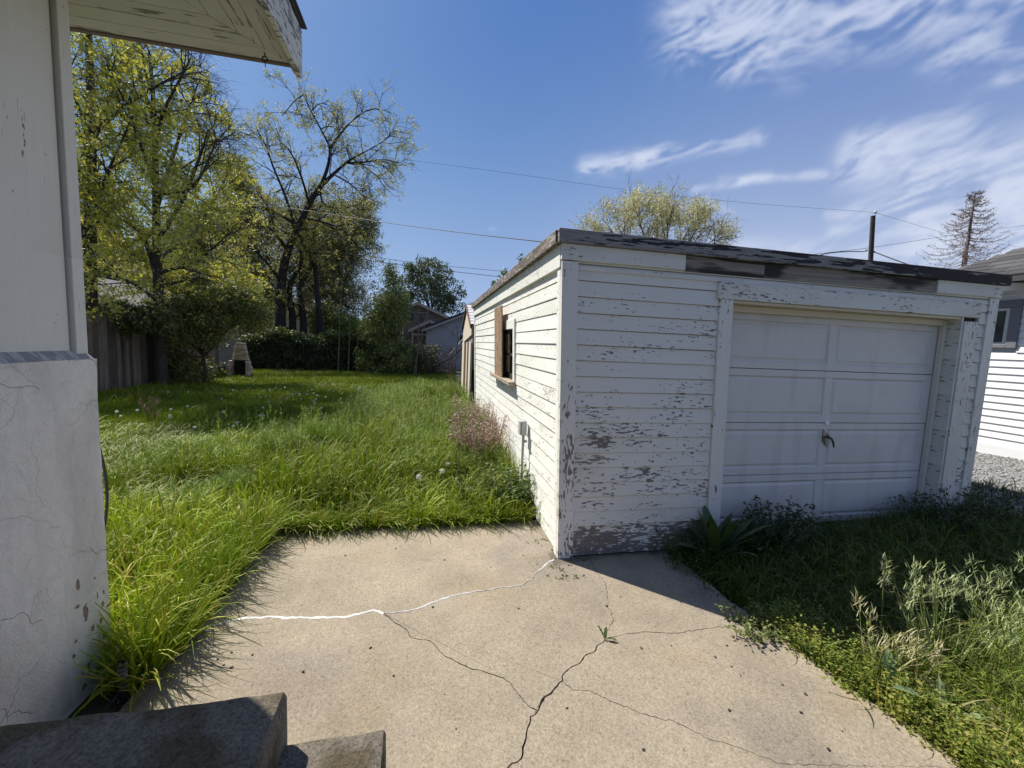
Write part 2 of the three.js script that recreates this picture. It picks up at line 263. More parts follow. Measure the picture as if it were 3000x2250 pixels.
  // with x right and z towards the viewer, the normal (-dz, dx) of a run going right (+x) points to +z (nearer): r = nearer, l = farther
  const V = (x, z) => new THREE.Vector2(x, z), edge = (z0, z1) => { const o = [], n = 30; for (let i = 0; i <= n; i++) { const z = mix(z0, z1, i / n); o.push(V(edgeX(z) + 0.01 * (hash(i, 2, 5) - 0.5), z)); } return o; };
  const rev = (a) => [...a].reverse(), endC4 = C4[C4.length - 1], endE = E[E.length - 1];
  const pieces = [
    [...w1.l, ...w2.l, V(1.08, PZ0), V(PX0 + 0.02, PZ0), V(PX0, PZ0 + 0.04)],
    [...w2.r, V(1.08, -3.06), V(D[D.length - 1].x - 0.004, -3.06), ...rev(d.l.slice(0, -1)), ...rev(c3.l), ...rev(c2.l), ...rev(b.l)],
    [...w1.r, ...b.r, ...rev(c1.l), V(PX0, 0.6)],
    [...d.r, V(2.03, -3.06), ...edge(-3.0, endC4.z - 0.004), ...rev(c4.l)],
    [...c4.r, ...edge(endC4.z + 0.004, endE.z - 0.001), ...rev(e.l), ...c3.r],
    [...e.r, ...edge(endE.z + 0.001, 0.6), ...c1.r, ...c2.r],
  ];
  w; split;
  for (const poly of pieces) {
    const sh = new THREE.Shape(poly.map((q) => V(q.x, -q.y)));
    const g = new THREE.ExtrudeGeometry(sh, { depth: 0.1, bevelEnabled: false }); g.rotateX(-Math.PI / 2); g.translate(0, -0.1, 0);
    mesh('slab', worldUV(g, [1.5, 3.75]), concreteMat, patio);
  }
  // white filler squeezed into the long crack
  const strip = (pts, wf) => { const p = [], ix = []; pts.forEach((q, i) => { const a = pts[Math.max(0, i - 1)], c = pts[Math.min(pts.length - 1, i + 1)], L = Math.hypot(c.x - a.x, c.z - a.z) || 1, k = wf(i / (pts.length - 1)) * (0.6 + 0.8 * hash(i >> 1, 9, 3)), nx = -(c.z - a.z) / L, nz = (c.x - a.x) / L, k2 = wf(i / (pts.length - 1)) * (0.6 + 0.8 * hash(i >> 1, 19, 3)); p.push(q.x - nx * k, 0.001, q.z - nz * k, q.x - nx * k * 0.3, 0.006, q.z - nz * k * 0.3, q.x + nx * k2, 0.001, q.z + nz * k2); if (i) { const o = i * 3 - 3; for (const j of [0, 1]) ix.push(o + j, o + j + 1, o + j + 3, o + j + 1, o + j + 4, o + j + 3); } }); const g = new THREE.BufferGeometry(); g.setAttribute('position', new THREE.Float32BufferAttribute(p, 3)); g.setIndex(ix); g.computeVertexNormals(); return g; };
  const filler = plain(0.52, 0.51, 0.48, 0.6, { side: THREE.DoubleSide });
  mesh('crack_filler', strip(w1.c, (t) => (t < 0.06 ? 0.0008 : t < 0.3 ? 0.002 + 0.022 * t : 0.0085) * (0.7 + 0.6 * Math.abs(Math.sin(t * 17)))), filler, patio);
  mesh('crack_filler', strip(w2.c.slice(0, -3), (t) => 0.002 + 0.004 * sstep(0.05, 0.2, t) * sstep(0.45, 0.3, t) + 0.006 * sstep(0.75, 0.95, t)), filler, patio);
}
// ------------------------------------------------------------------ gravel lot to the right
{
  const g = new THREE.PlaneGeometry(5.2, 14, 60, 120); g.rotateX(-Math.PI / 2); g.translate(8.0, 0, -6.2); warp(g, (v) => { v.y = gh(v.x, v.z) + 0.02 + 0.03 * fbm(v.x * 2, v.z * 2, 2, 77); }); g.computeVertexNormals();
  const t = tex(512, 512, 1, 1, (x, y, o) => { const n = vn(x * 90, y * 90, 4), k = 0.5 + n; o[0] = 0.22 * k; o[1] = 0.215 * k; o[2] = 0.205 * k; o[3] = n; });
  const gr = struct(mesh('gravel_lot', worldUV(g), std({ ...t, bumpScale: 0.01, roughness: 1 }), scene, 'pale grey gravel lot between the garage and the white house'));
  const st = new THREE.IcosahedronGeometry(1, 0), list = [];
  for (let i = 0; i < 9000; i++) { const x = R(5.5, 8.75), z = R(-6, 0.2); const s = R(0.007, 0.02), c = R(0.14, 0.42); list.push({ p: new THREE.Vector3(x, gh(x, z) + 0.02 + 0.03 * fbm(x * 2, z * 2, 2, 77) + s * 0.3, z), e: [R(0, 6), R(0, 6), R(0, 6)], s: [s, s * R(0.5, 0.8), s * R(0.7, 1.2)], c: [c, c * 0.98, c * 0.94] }); }
  instances('gravel', st, plain(1, 1, 1, 0.95), list, scene, 'loose grey gravel stones on the lot beside the white house');
  gr;
}
// ------------------------------------------------------------------ garage
const GX0 = 1.08, GX1 = 5.38, GZ0 = -3.0, GZ1 = -9.1, GT = 2.47;
const lean = (v) => { v.x -= 0.041 * Math.max(v.y, 0) * Math.max(0, 1 - Math.pow(clamp((v.x - GX0) / 4.3), 2)); };
const boards = []; for (let k = 0; k < 20; k++) boards.push(0.015 + k * 0.1222);
const blob = (x, y, cx, cy, rx, ry) => Math.exp(-((x - cx) * (x - cx) / (rx * rx) + (y - cy) * (y - cy) / (ry * ry)));
const frontTex = peel(1600, 900, 4.5, 2.53, (X, y) => {
  const x = X + 1, k = Math.floor((y - 0.015) / 0.1222), base = [1.05, 0.62, 0.36, 0.40, 0.50, 0.56, 0.36, 0.42, 0.42, 0.32, 0.38, 0.36, 0.28, 0.34, 0.28, 0.44, 0.46, 0.22, 0.16, 0.05, 0][Math.max(0, Math.min(k, 20))];
  let t = base * (0.8 + 0.5 * fbm(x * 1.7, y * 5, 2, 7));
  t += 0.85 * blob(x, y, 1.40, 0.955, 0.10, 0.035) + 0.6 * blob(x, y, 1.32, 0.80, 0.20, 0.04) + 0.45 * blob(x, y, 1.9, 0.555, 0.17, 0.035) + 0.5 * blob(x, y, 1.36, 0.44, 0.14, 0.025) + 0.5 * blob(x, y, 1.82, 0.42, 0.25, 0.02) + 0.35 * blob(x, y, 2.28, 0.80, 0.05, 0.03) + 0.3 * blob(x, y, 1.3, 1.19, 0.15, 0.03) + 0.3 * blob(x, y, 1.75, 0.30, 0.6, 0.03) * (y < 0.26 ? 1 : 0);
  if (y < 0.16) t = 1.2 + 0.1 * fbm(x * 4, y * 20, 2, 3) - 0.34 * blob(x, y, 1.75, 0.13, 0.2, 0.02) + 0.12 * sstep(0.12, 0.02, y); else if (y < 0.26) t += 0.28 * sstep(0.23, 0.15, y) + 0.2;
  return t * (x > 2.5 ? 0.8 : 1);
}, { s: 3, paint: [0.70, 0.68, 0.635] });
const frontMat = std({ ...frontTex, bumpScale: 0.0035, roughness: 0.75 });
const sideTex = peel(1536, 1024, 3.0, 2.0, (x, y) => 0.33 + 0.26 * sstep(0.45, 0.75, fbm(x * 1.3, y * 2.2, 2, 5)), { s: 9, paint: [0.80, 0.795, 0.77], wood: [0.47, 0.445, 0.40] });
const sideMat = std({ ...sideTex, bumpScale: 0.0025, roughness: 0.7 });
const trimTex = peel(512, 1536, 1.0, 2.6, (x, y) => 0.22 + 0.2 * fbm(x * 3, y * 2, 2, 6) + (x < 0.3 ? 0.34 * blob(x, y, 0.08, 0.78, 0.09, 0.16) + 0.30 * blob(x, y, 0.06, 0.55, 0.07, 0.2) + 0.2 * blob(x, y, 0.05, 1.1, 0.08, 0.25) + 0.4 * sstep(0.25, 0.0, y) : x < 0.6 ? 0.62 * blob(x, y, 0.52, 0.54, 0.02, 0.08) : 0), { s: 23, v: true });
const trimMat = std({ ...trimTex, bumpScale: 0.003, roughness: 0.78 });
const headTex = peel(1024, 128, 2.8, 0.35, (x, y) => 0.26 + 0.42 * sstep(0.20, 0.25, y) + 0.2 * fbm(x * 2, 3, 2, 8), { s: 33 });
const headMat = std({ ...headTex, bumpScale: 0.003, roughness: 0.8 });
const friezeMat = std({ ...peel(512, 128, 1.4, 0.35, () => 0.12, { s: 43 }), bumpScale: 0.002, roughness: 0.75 });
const bareTex = tex(1024, 128, 2.8, 0.35, (x, y, o) => { const g = fbm(x * 3, y * 150, 4, 3), b = fbm(x * 2.2, y * 9, 3, 8), k = sstep(0.52, 0.68, b + 0.15 * g), q = 0.55 + 0.9 * g; o[0] = mix(0.245, 0.03, k) * q; o[1] = mix(0.215, 0.026, k) * q; o[2] = mix(0.18, 0.024, k) * q; o[3] = g; });
const bareMat = std({ ...bareTex, bumpScale: 0.003, roughness: 0.9 });
const fasciaTex = (s, dk) => tex(2048, 96, 5.2, 0.24, (x, y, o) => { const g = fbm(x * 4, y * 170, 4, s), b = fbm(x * 1.6, y * 16, 4, s + 5), fl = fbm(x * 9, y * 90, 3, s + 9), k = sstep(0.5, 0.53, b * 0.6 + fl * 0.4 + dk(x)), q = 0.55 + 0.9 * g, kn = sstep(0.035, 0.012, Math.hypot((x % 1.37) - 0.6, (y - 0.13) * 1.6)); o[0] = mix(0.235, 0.022, k) * q * (1 - 0.8 * kn); o[1] = mix(0.225, 0.02, k) * q * (1 - 0.8 * kn); o[2] = mix(0.21, 0.019, k) * q * (1 - 0.8 * kn); o[3] = 0.3 + 0.5 * g + (k ? 0 : 0.15); });
const fasciaMat = std({ ...fasciaTex(61, (x) => mix(-0.11, 0.13, sstep(0.7, 3.3, x))), bumpScale: 0.003, roughness: 0.85 });
const fasciaSideMat = std({ ...tex(1024, 64, 5.2, 0.32, (x, y, o) => { const g = fbm(x * 12, y * 120, 4, 71), b = fbm(x * 3, y * 12, 3, 75), q = (0.2 + 1.4 * g) * (0.35 + 1.3 * b), w = sstep(0.6, 0.64, fbm(x * 16, y * 60, 3, 79)) * 0.16; o[0] = 0.13 * q + w; o[1] = 0.108 * q + w; o[2] = 0.088 * q + w * 0.95; o[3] = g; }), bumpScale: 0.004, roughness: 0.95 });
const garage = thing('garage', 'small flat-roofed white clapboard garage with flaking paint and a sectional door', 'garage', [GX0, 0, GZ0]);
const gp = (name, g, mat, label, par = garage) => part(name, warp(g, lean), mat, par, label);
const DX0 = 2.53, DX1 = 5.0, DTOP = 2.12;
{
  const prof = (y, h) => [[-0.02, y], [0.013, y], [0.014, y + 0.006], [0.004, y + h - 0.012], [0, y + h - 0.004], [-0.02, y + h - 0.004]];   // (out, up)
  // front boards
  const front = (x0, x1, k, hh) => { const y = boards[k], h = hh || 0.1222, j = R(-0.001, 0.0015), tl = R(-0.002, 0.002); const g = prism(prof(y, h).map(([o, yy]) => [GZ0 + o * R(0.9, 1.1) + j, yy]), x0, x1, 'x'); warp(g, (v) => { v.y += tl * (v.x - x0) / (x1 - x0 + 0.5); }); const u = g.attributes.uv; for (let i = 0; i < u.count; i++) u.setX(i, u.getX(i) - 1); return gp('siding_board', g, frontMat); };
  for (let k = 0; k < 20; k++) {
    if (boards[k] + 0.1222 <= DTOP + 0.16) { front(1.18, 2.405, k); front(5.2, 5.285, k); } else front(1.18, 5.285, k, k === 19 ? 0.1 : 0);
  }
  // side boards, broken by the window
  const WZ0 = -5.66, WZ1 = -4.80, WY0 = 1.255, WY1 = 1.895;
  const sidef = (z0, z1, k) => { const y = boards[k], j = R(-0.001, 0.002); const g = prism(prof(y, 0.1222).map(([o, yy]) => [GX0 - o * (o > 0 ? R(0.55, 0.75) : 1) - j, yy]), z0, z1, 'z'); const u = g.attributes.uv, a = R(0, 3), b = R(0, 0.5); for (let i = 0; i < u.count; i++) u.setXY(i, u.getX(i) + a, u.getY(i) + b); return gp('siding_board', g, sideMat); };
  for (let k = 0; k < 20; k++) {
    const y = boards[k];
    if (y + 0.12 > WY0 && y < WY1 + 0.02) { sidef(GZ1 + 0.1, WZ0 - 0.09, k); sidef(WZ1 + 0.09, GZ0 - 0.09, k); }
    else { const c = R(-7.6, -4.6); sidef(GZ1 + 0.1, c - 0.001, k); sidef(c + 0.001, GZ0 - 0.09, k); }
  }
  // structure behind the boards
  const core = plain(0.05, 0.045, 0.04, 1), T = 0.06, zi = GZ0 - 0.022, xi = GX0 + 0.022;
  gp('wall', mergeGeometries([
    box(xi, DX0 - 0.02, -0.05, GT, zi - T, zi), box(DX1 + 0.02, GX1 - 0.02, -0.05, GT, zi - T, zi), box(DX0 - 0.02, DX1 + 0.02, DTOP + 0.02, GT, zi - T, zi),
    box(xi, xi + T, -0.05, WY0 - 0.01, GZ1 + 0.02, zi - T), box(xi, xi + T, WY1 + 0.01, GT, GZ1 + 0.02, zi - T), box(xi, xi + T, WY0 - 0.01, WY1 + 0.01, GZ1 + 0.02, WZ0 - 0.01), box(xi, xi + T, WY0 - 0.01, WY1 + 0.01, WZ1 + 0.01, zi - T),
    box(xi + T, GX1 - 0.02 - T, -0.05, GT, GZ1 + 0.02, GZ1 + 0.02 + T), box(GX1 - 0.02 - T, GX1 - 0.02, -0.05, GT, GZ1 + 0.02, zi - T),
    box(xi + T, GX1 - 0.02 - T, -0.02, 0.03, GZ1 + 0.02 + T, zi - T),
  ]), core, 'dark inside of the garage walls');
  // far and right walls carry plain boards
  for (let k = 0; k < 20; k++) gp('siding_board', prism(prof(boards[k], 0.1222).map(([o, y]) => [GX1 - 0.022 + 0.022 + o, y]), GZ1 + 0.1, GZ0 - 0.1, 'z'), friezeMat);
  // corner boards
  const cb = (x0, x1, z0, z1, y1, off, bev = 0.004) => { const g = box(x0, x1, -0.01, y1, z0, z1, bev); const u = g.attributes.uv, p = g.attributes.position, n = g.attributes.normal; for (let i = 0; i < u.count; i++) u.setXY(i, (Math.abs(n.getZ(i)) > 0.5 ? p.getX(i) - x0 : p.getZ(i) - z0) + off, p.getY(i)); return g; };
  gp('corner_board', cb(GX0 - 0.024, GX0 + 0.105, GZ0 - 0.02, GZ0 + 0.026, 2.345, 0.02), trimMat, 'flaking white corner board at the near left corner');
  gp('corner_board', (() => { const g = box(GX0 - 0.024, GX0 - 0.001, -0.01, 2.345, GZ0 - 0.095, GZ0 - 0.021, 0.004); return g; })(), sideMat);
  gp('corner_board', cb(5.285, GX1 + 0.02, GZ0 - 0.02, GZ0 + 0.024, 2.345, 0.72), trimMat);
  gp('corner_board', box(GX0 - 0.022, GX0 + 0.0, -0.01, 2.345, GZ1, GZ1 + 0.1, 0.003), sideMat);
  gp('corner_board', box(GX1 + 0.0, GX1 + 0.02, -0.01, 2.345, GZ0 - 0.12, GZ0 - 0.021, 0.003), friezeMat);
  // frieze under the roof edge, in three lengths on the front
  const fr = (x0, x1, mat, o = 0, y0 = 2.352) => gp('frieze_board', box(x0, x1, y0, GT - 0.002, GZ0, GZ0 + 0.034 + o, 0.003), mat);
  fr(GX0 - 0.03, 2.075, friezeMat); fr(2.079, 4.62, bareMat, -0.012, 2.345); fr(4.624, GX1 + 0.03, friezeMat);
  gp('frieze_moulding', box(1.18, 5.28, 2.285, 2.318, GZ0 - 0.01, GZ0 + 0.017, 0.004), friezeMat);
  let zc = GZ0 - 0.002; for (const L of [0.62, 2.3, 3.18]) { gp('frieze_board', box(GX0 - 0.034, GX0, 2.30, GT - 0.002, zc - L + 0.004, zc, 0.003), sideMat); zc -= L; }
  // roof edge
  gp('fascia_board', box(GX0 - 0.06, GX1 + 0.075, GT, 2.57, GZ0 + 0.012, GZ0 + 0.062, 0.006, [-1, -2.46]), fasciaMat, 'weathered roof edge board, grey to black along the front');
  gp('fascia_board', box(GX0 - 0.075, GX0 - 0.03, GT - 0.005, 2.565, GZ1 - 0.06, GZ0 + 0.011, 0.006), fasciaSideMat, 'weathered brown roof edge board along the side');
  gp('fascia_board', box(GX1 + 0.03, GX1 + 0.075, GT, 2.56, GZ1 - 0.06, GZ0 + 0.01, 0.006), fasciaSideMat);
  gp('roof', box(GX0 - 0.03, GX1 + 0.03, GT, 2.55, GZ1 - 0.06, GZ0 + 0.012), plain(0.05, 0.05, 0.05, 1));
  // door surround
  const tb = (x0, x1, y0, y1, off, z1) => { const g = box(x0, x1, y0, y1, GZ0 - 0.02, GZ0 + z1, 0.004); const u = g.attributes.uv, p = g.attributes.position; for (let i = 0; i < u.count; i++) u.setXY(i, p.getX(i) - x0 + off, p.getY(i)); return g; };
  gp('door_trim', tb(2.408, DX0, -0.01, DTOP + 0.03, 0.46, 0.03), trimMat, 'white door trim with a bare brown patch low down');
  gp('door_trim', tb(DX1 + 0.01, 5.17, 0.02, DTOP - 0.01, 0.8, 0.03), trimMat);
  gp('door_header', (() => { const g = box(2.385, 5.185, DTOP + 0.03, DTOP + 0.165, GZ0 - 0.02, GZ0 + 0.035, 0.004); const u = g.attributes.uv, p = g.attributes.position; for (let i = 0; i < u.count; i++) u.setXY(i, p.getX(i) - 2.385, p.getY(i) - DTOP - 0.03 + 0.1); return g; })(), headMat, 'white header board with paint curling along its top edge');
  const cream = plain(0.62, 0.55, 0.42, 0.6), creamy = plain(0.66, 0.62, 0.52, 0.6);
  gp('door_jamb', box(DX1 - 0.012, DX1 + 0.008, 0, DTOP + 0.028, GZ0 - 0.17, GZ0 + 0.018, 0.003), friezeMat);
  gp('door_jamb', box(DX0 - 0.008, DX0 + 0.012, 0, DTOP + 0.028, GZ0 - 0.17, GZ0 + 0.012, 0.003), friezeMat);
  gp('door_jamb', box(DX0 + 0.013, DX1 - 0.013, DTOP + 0.006, DTOP + 0.028, GZ0 - 0.17, GZ0 + 0.01, 0.003), cream);
  gp('door_stop', box(DX1 - 0.045, DX1 - 0.013, 0, DTOP, GZ0 - 0.135, GZ0 - 0.09, 0.004), creamy);
  gp('door_stop', box(DX0 + 0.013, DX1 - 0.046, DTOP - 0.052, DTOP + 0.005, GZ0 - 0.135, GZ0 - 0.09, 0.006), cream);
  // sectional door: four sections with two raised fields each
  const doorMat = std({ ...tex(768, 640, 2.6, 2.15, (X, y, o) => { const x = X + 2.4, n = vn(x * 300, y * 90, 5), d = 0.55 * sstep(0.42, 0.08, y) * fbm(x * 5, y * 3, 3, 6) + 0.14 * sstep(0.5, 0.75, fbm(x * 9, y * 1.3, 3, 8)) + 0.1 * sstep(0.62, 0.7, fbm(x * 2.4, y * 2.4, 4, 16)), k = 1 - 0.5 * d; o[0] = 0.64 * k; o[1] = 0.615 * k * (1 - 0.02 * d); o[2] = 0.575 * k * (1 - 0.08 * d); o[3] = n; }), bumpScale: 0.0006, roughness: 0.55 });
  const door = new THREE.Group(); door.name = numbered('garage_door'); garage.add(door); door.userData.label = 'white four-section door with eight raised panels';
  const zd = GZ0 - 0.14, x0 = DX0 - 0.03, x1 = DX1 - 0.03;
  for (let s = 0; s < 4; s++) {
    const y0 = 0.105 + s * 0.4935, y1 = y0 + 0.488, gs = [];
    const zb = zd - 0.04, rec = zd - 0.011, f = 0.062, st = 0.075;
    const xm = (x0 + x1) / 2, cols = [[x0 + st, xm - st / 2], [xm + st / 2, x1 - st]];
    gs.push(box(x0, x1, y0, y0 + f, zb, zd, 0.003, [-2.4, 0]), box(x0, x1, y1 - f, y1, zb, zd, 0.003, [-2.4, 0]));
    for (const [a, b] of [[x0, x0 + st], [xm - st / 2, xm + st / 2], [x1 - st, x1]]) gs.push(box(a, b, y0 + f, y1 - f, zb, zd, 0, [-2.4, 0]));
    for (const [a, b] of cols) {
      const P = [[a, y0 + f], [b, y0 + f], [b, y1 - f], [a, y1 - f]], ins = (d) => [[a + d, y0 + f + d], [b - d, y0 + f + d], [b - d, y1 - f - d], [a + d, y1 - f - d]];
      const ring = (A, za, B, zb2) => { const p = []; for (let i = 0; i < 4; i++) { const j = (i + 1) % 4; const q = [[...A[i], za], [...A[j], za], [...B[j], zb2], [...A[i], za], [...B[j], zb2], [...B[i], zb2]]; for (const v of q) p.push(...v); } const g = new THREE.BufferGeometry(); g.setAttribute('position', new THREE.Float32BufferAttribute(p, 3)); g.computeVertexNormals(); return worldUV(g, [-2.4, 0]); };
      gs.push(ring(P, zd, ins(0.012), rec), ring(ins(0.012), rec, ins(0.02), rec), ring(ins(0.02), rec, ins(0.042), zd - 0.002));
      const I = ins(0.042), q = new THREE.PlaneGeometry(I[1][0] - I[0][0], I[2][1] - I[1][1]); q.translate((a + b) / 2, (y0 + y1) / 2, zd - 0.002); gs.push(worldUV(q, [-2.4, 0]));
    }
    part('door_section', warp(mergeGeometries(gs.map((g) => { for (const k of Object.keys(g.attributes)) if (!['position', 'normal', 'uv'].includes(k)) g.deleteAttribute(k); return g; })), lean), doorMat, door);
  }
  part('bottom_seal', warp(box(x0, x1, 0.02, 0.1, zd - 0.035, zd - 0.006, 0.008), lean), plain(0.02, 0.02, 0.02, 0.8), door);
  const chrome = std({ color: lin(0.20, 0.20, 0.21), metalness: 1, roughness: 0.3 }), hx = 3.755, hy = 0.955, L = new THREE.Vector3(); L;
  const plate = prism([[hx - 0.035, hy + 0.075], [hx - 0.035, hy - 0.045], [hx + 0.03, hy - 0.10], [hx + 0.035, hy + 0.02]], zd + 0.001, zd + 0.008, 'z');
  part('handle_plate', warp(plate, lean), chrome, door);
  part('handle', warp(mergeGeometries([new Tubes().add([[hx, hy, zd + 0.005], [hx, hy - 0.005, zd + 0.05]].map((a) => new THREE.Vector3(...a)), [0.009, 0.009], 8).geo(), new Tubes().add([[hx - 0.045, hy + 0.03, zd + 0.055], [hx + 0.01, hy - 0.005, zd + 0.057], [hx + 0.035, hy - 0.04, zd + 0.055], [hx + 0.05, hy - 0.09, zd + 0.052]].map((a) => new THREE.Vector3(...a)), [0.009, 0.011, 0.011, 0.008], 8).geo()]), lean), chrome, door);
  const lk = new THREE.CylinderGeometry(0.021, 0.023, 0.012, 20); lk.rotateX(Math.PI / 2); lk.translate(hx + 0.0, hy + 0.135, zd + 0.006); part('door_lock', warp(lk, lean), plain(0.8, 0.8, 0.78, 0.4), door);
  // side window
  const win = new THREE.Group(); win.name = numbered('side_window'); garage.add(win); win.userData.label = 'small dark two-pane window with white casing';
  const wp = (n, g, m) => part(n, warp(g, lean), m, win), dk = plain(0.035, 0.028, 0.022, 0.7), xw = GX0 - 0.028;
  wp('casing', box(xw, GX0 + 0.02, WY0 + 0.012, WY1 + 0.12, WZ1, WZ1 + 0.088, 0.004), sideMat); wp('casing', box(xw, GX0 + 0.02, WY0 + 0.012, WY1 + 0.12, WZ0 - 0.088, WZ0, 0.004), sideMat);
  wp('casing', box(xw + 0.004, GX0 + 0.02, WY1, WY1 + 0.116, WZ0 + 0.001, WZ1 - 0.001, 0.004), sideMat);
  for (const [a, b, c, d] of [[WZ1 - 0.045, WZ1 - 0.001, WY0, WY1], [WZ0 + 0.001, WZ0 + 0.045, WY0, WY1], [WZ0 + 0.046, WZ1 - 0.046, WY1 - 0.05, WY1 - 0.001], [WZ0 + 0.046, WZ1 - 0.046, WY0, WY0 + 0.075], [WZ0 + 0.046, WZ1 - 0.046, (WY0 + WY1) / 2 - 0.014, (WY0 + WY1) / 2 + 0.014]]) wp('sash', box(GX0 + 0.012, GX0 + 0.05, c, d, a, b, 0.003), dk);
  const glass = phy({ color: lin(0.9, 0.93, 0.95), roughness: 0.03, transmission: 1, thickness: 0 });
  for (const [a, b] of [[WY0 + 0.076, (WY0 + WY1) / 2 - 0.015], [(WY0 + WY1) / 2 + 0.015, WY1 - 0.051]]) wp('pane', box(GX0 + 0.028, GX0 + 0.032, a, b, WZ0 + 0.047, WZ1 - 0.047), glass);
  gp('window_sill', box(GX0 - 0.095, GX0 + 0.01, WY0 - 0.04, WY0 + 0.01, -6.2, -4.68, 0.008), std({ ...tex(256, 64, 1, 0.25, (x, y, o) => { const g = fbm(x * 10, y * 80, 3, 2), q = 0.5 + g; o[0] = 0.33 * q; o[1] = 0.27 * q; o[2] = 0.2 * q; o[3] = g; }), bumpScale: 0.004, roughness: 0.9 }));
}
{ // sheet of chipboard standing on the sill
  const t = thing('chipboard_sheet', 'brown chipboard strip standing on the window sill against the white wall', 'board', [0.957, 1.268, -5.56]);
  const m = std({ ...tex(512, 1024, 0.6, 1.2, (x, y, o) => { const a = fbm(x * 30, y * 9, 3, 3), b = fbm(x * 12, y * 40, 3, 4), c = vn(x * 60, y * 30, 5), q = 0.5 + 0.5 * Math.max(a, b) + 0.35 * c; o[0] = 0.30 * q * q; o[1] = 0.195 * q * q; o[2] = 0.115 * q * q; o[3] = q - 0.4; }), bumpScale: 0.003, roughness: 0.85 });
  const g = box(-0.008, 0.008, 0, 0.94, -0.29, 0.30, 0.002); const k = mesh('sheet', g, m, t); k.rotation.z = 0.043;
}
{ // electrical box and pipe
  const t = thing('electrical_box', 'grey outdoor electrical box on a pipe against the garage side', 'electrical box', [GX0 - 0.06, 0, -4.07]), gm = plain(0.42, 0.43, 0.43, 0.45, { metalness: 0.3 });
  mesh('cover', new RoundedBoxGeometry(0.062, 0.155, 0.095, 2, 0.012).translate(-0.036, 0.845, 0), gm, t);
  mesh('flip_lid', new RoundedBoxGeometry(0.014, 0.14, 0.085, 2, 0.005).translate(-0.076, 0.85, 0), plain(0.5, 0.51, 0.5, 0.4), t);
  mesh('pipe', new Tubes().add([[-0.03, 0.78, 0], [-0.03, 0.4, 0.005], [-0.03, -0.05, 0]].map((a) => new THREE.Vector3(...a)), [0.0135, 0.0135, 0.0135], 10).geo(), gm, t);
  for (const y of [0.70, 0.25]) mesh('pipe_clamp', new RoundedBoxGeometry(0.04, 0.022, 0.045, 1, 0.004).translate(-0.012, y, 0), gm, t);
}
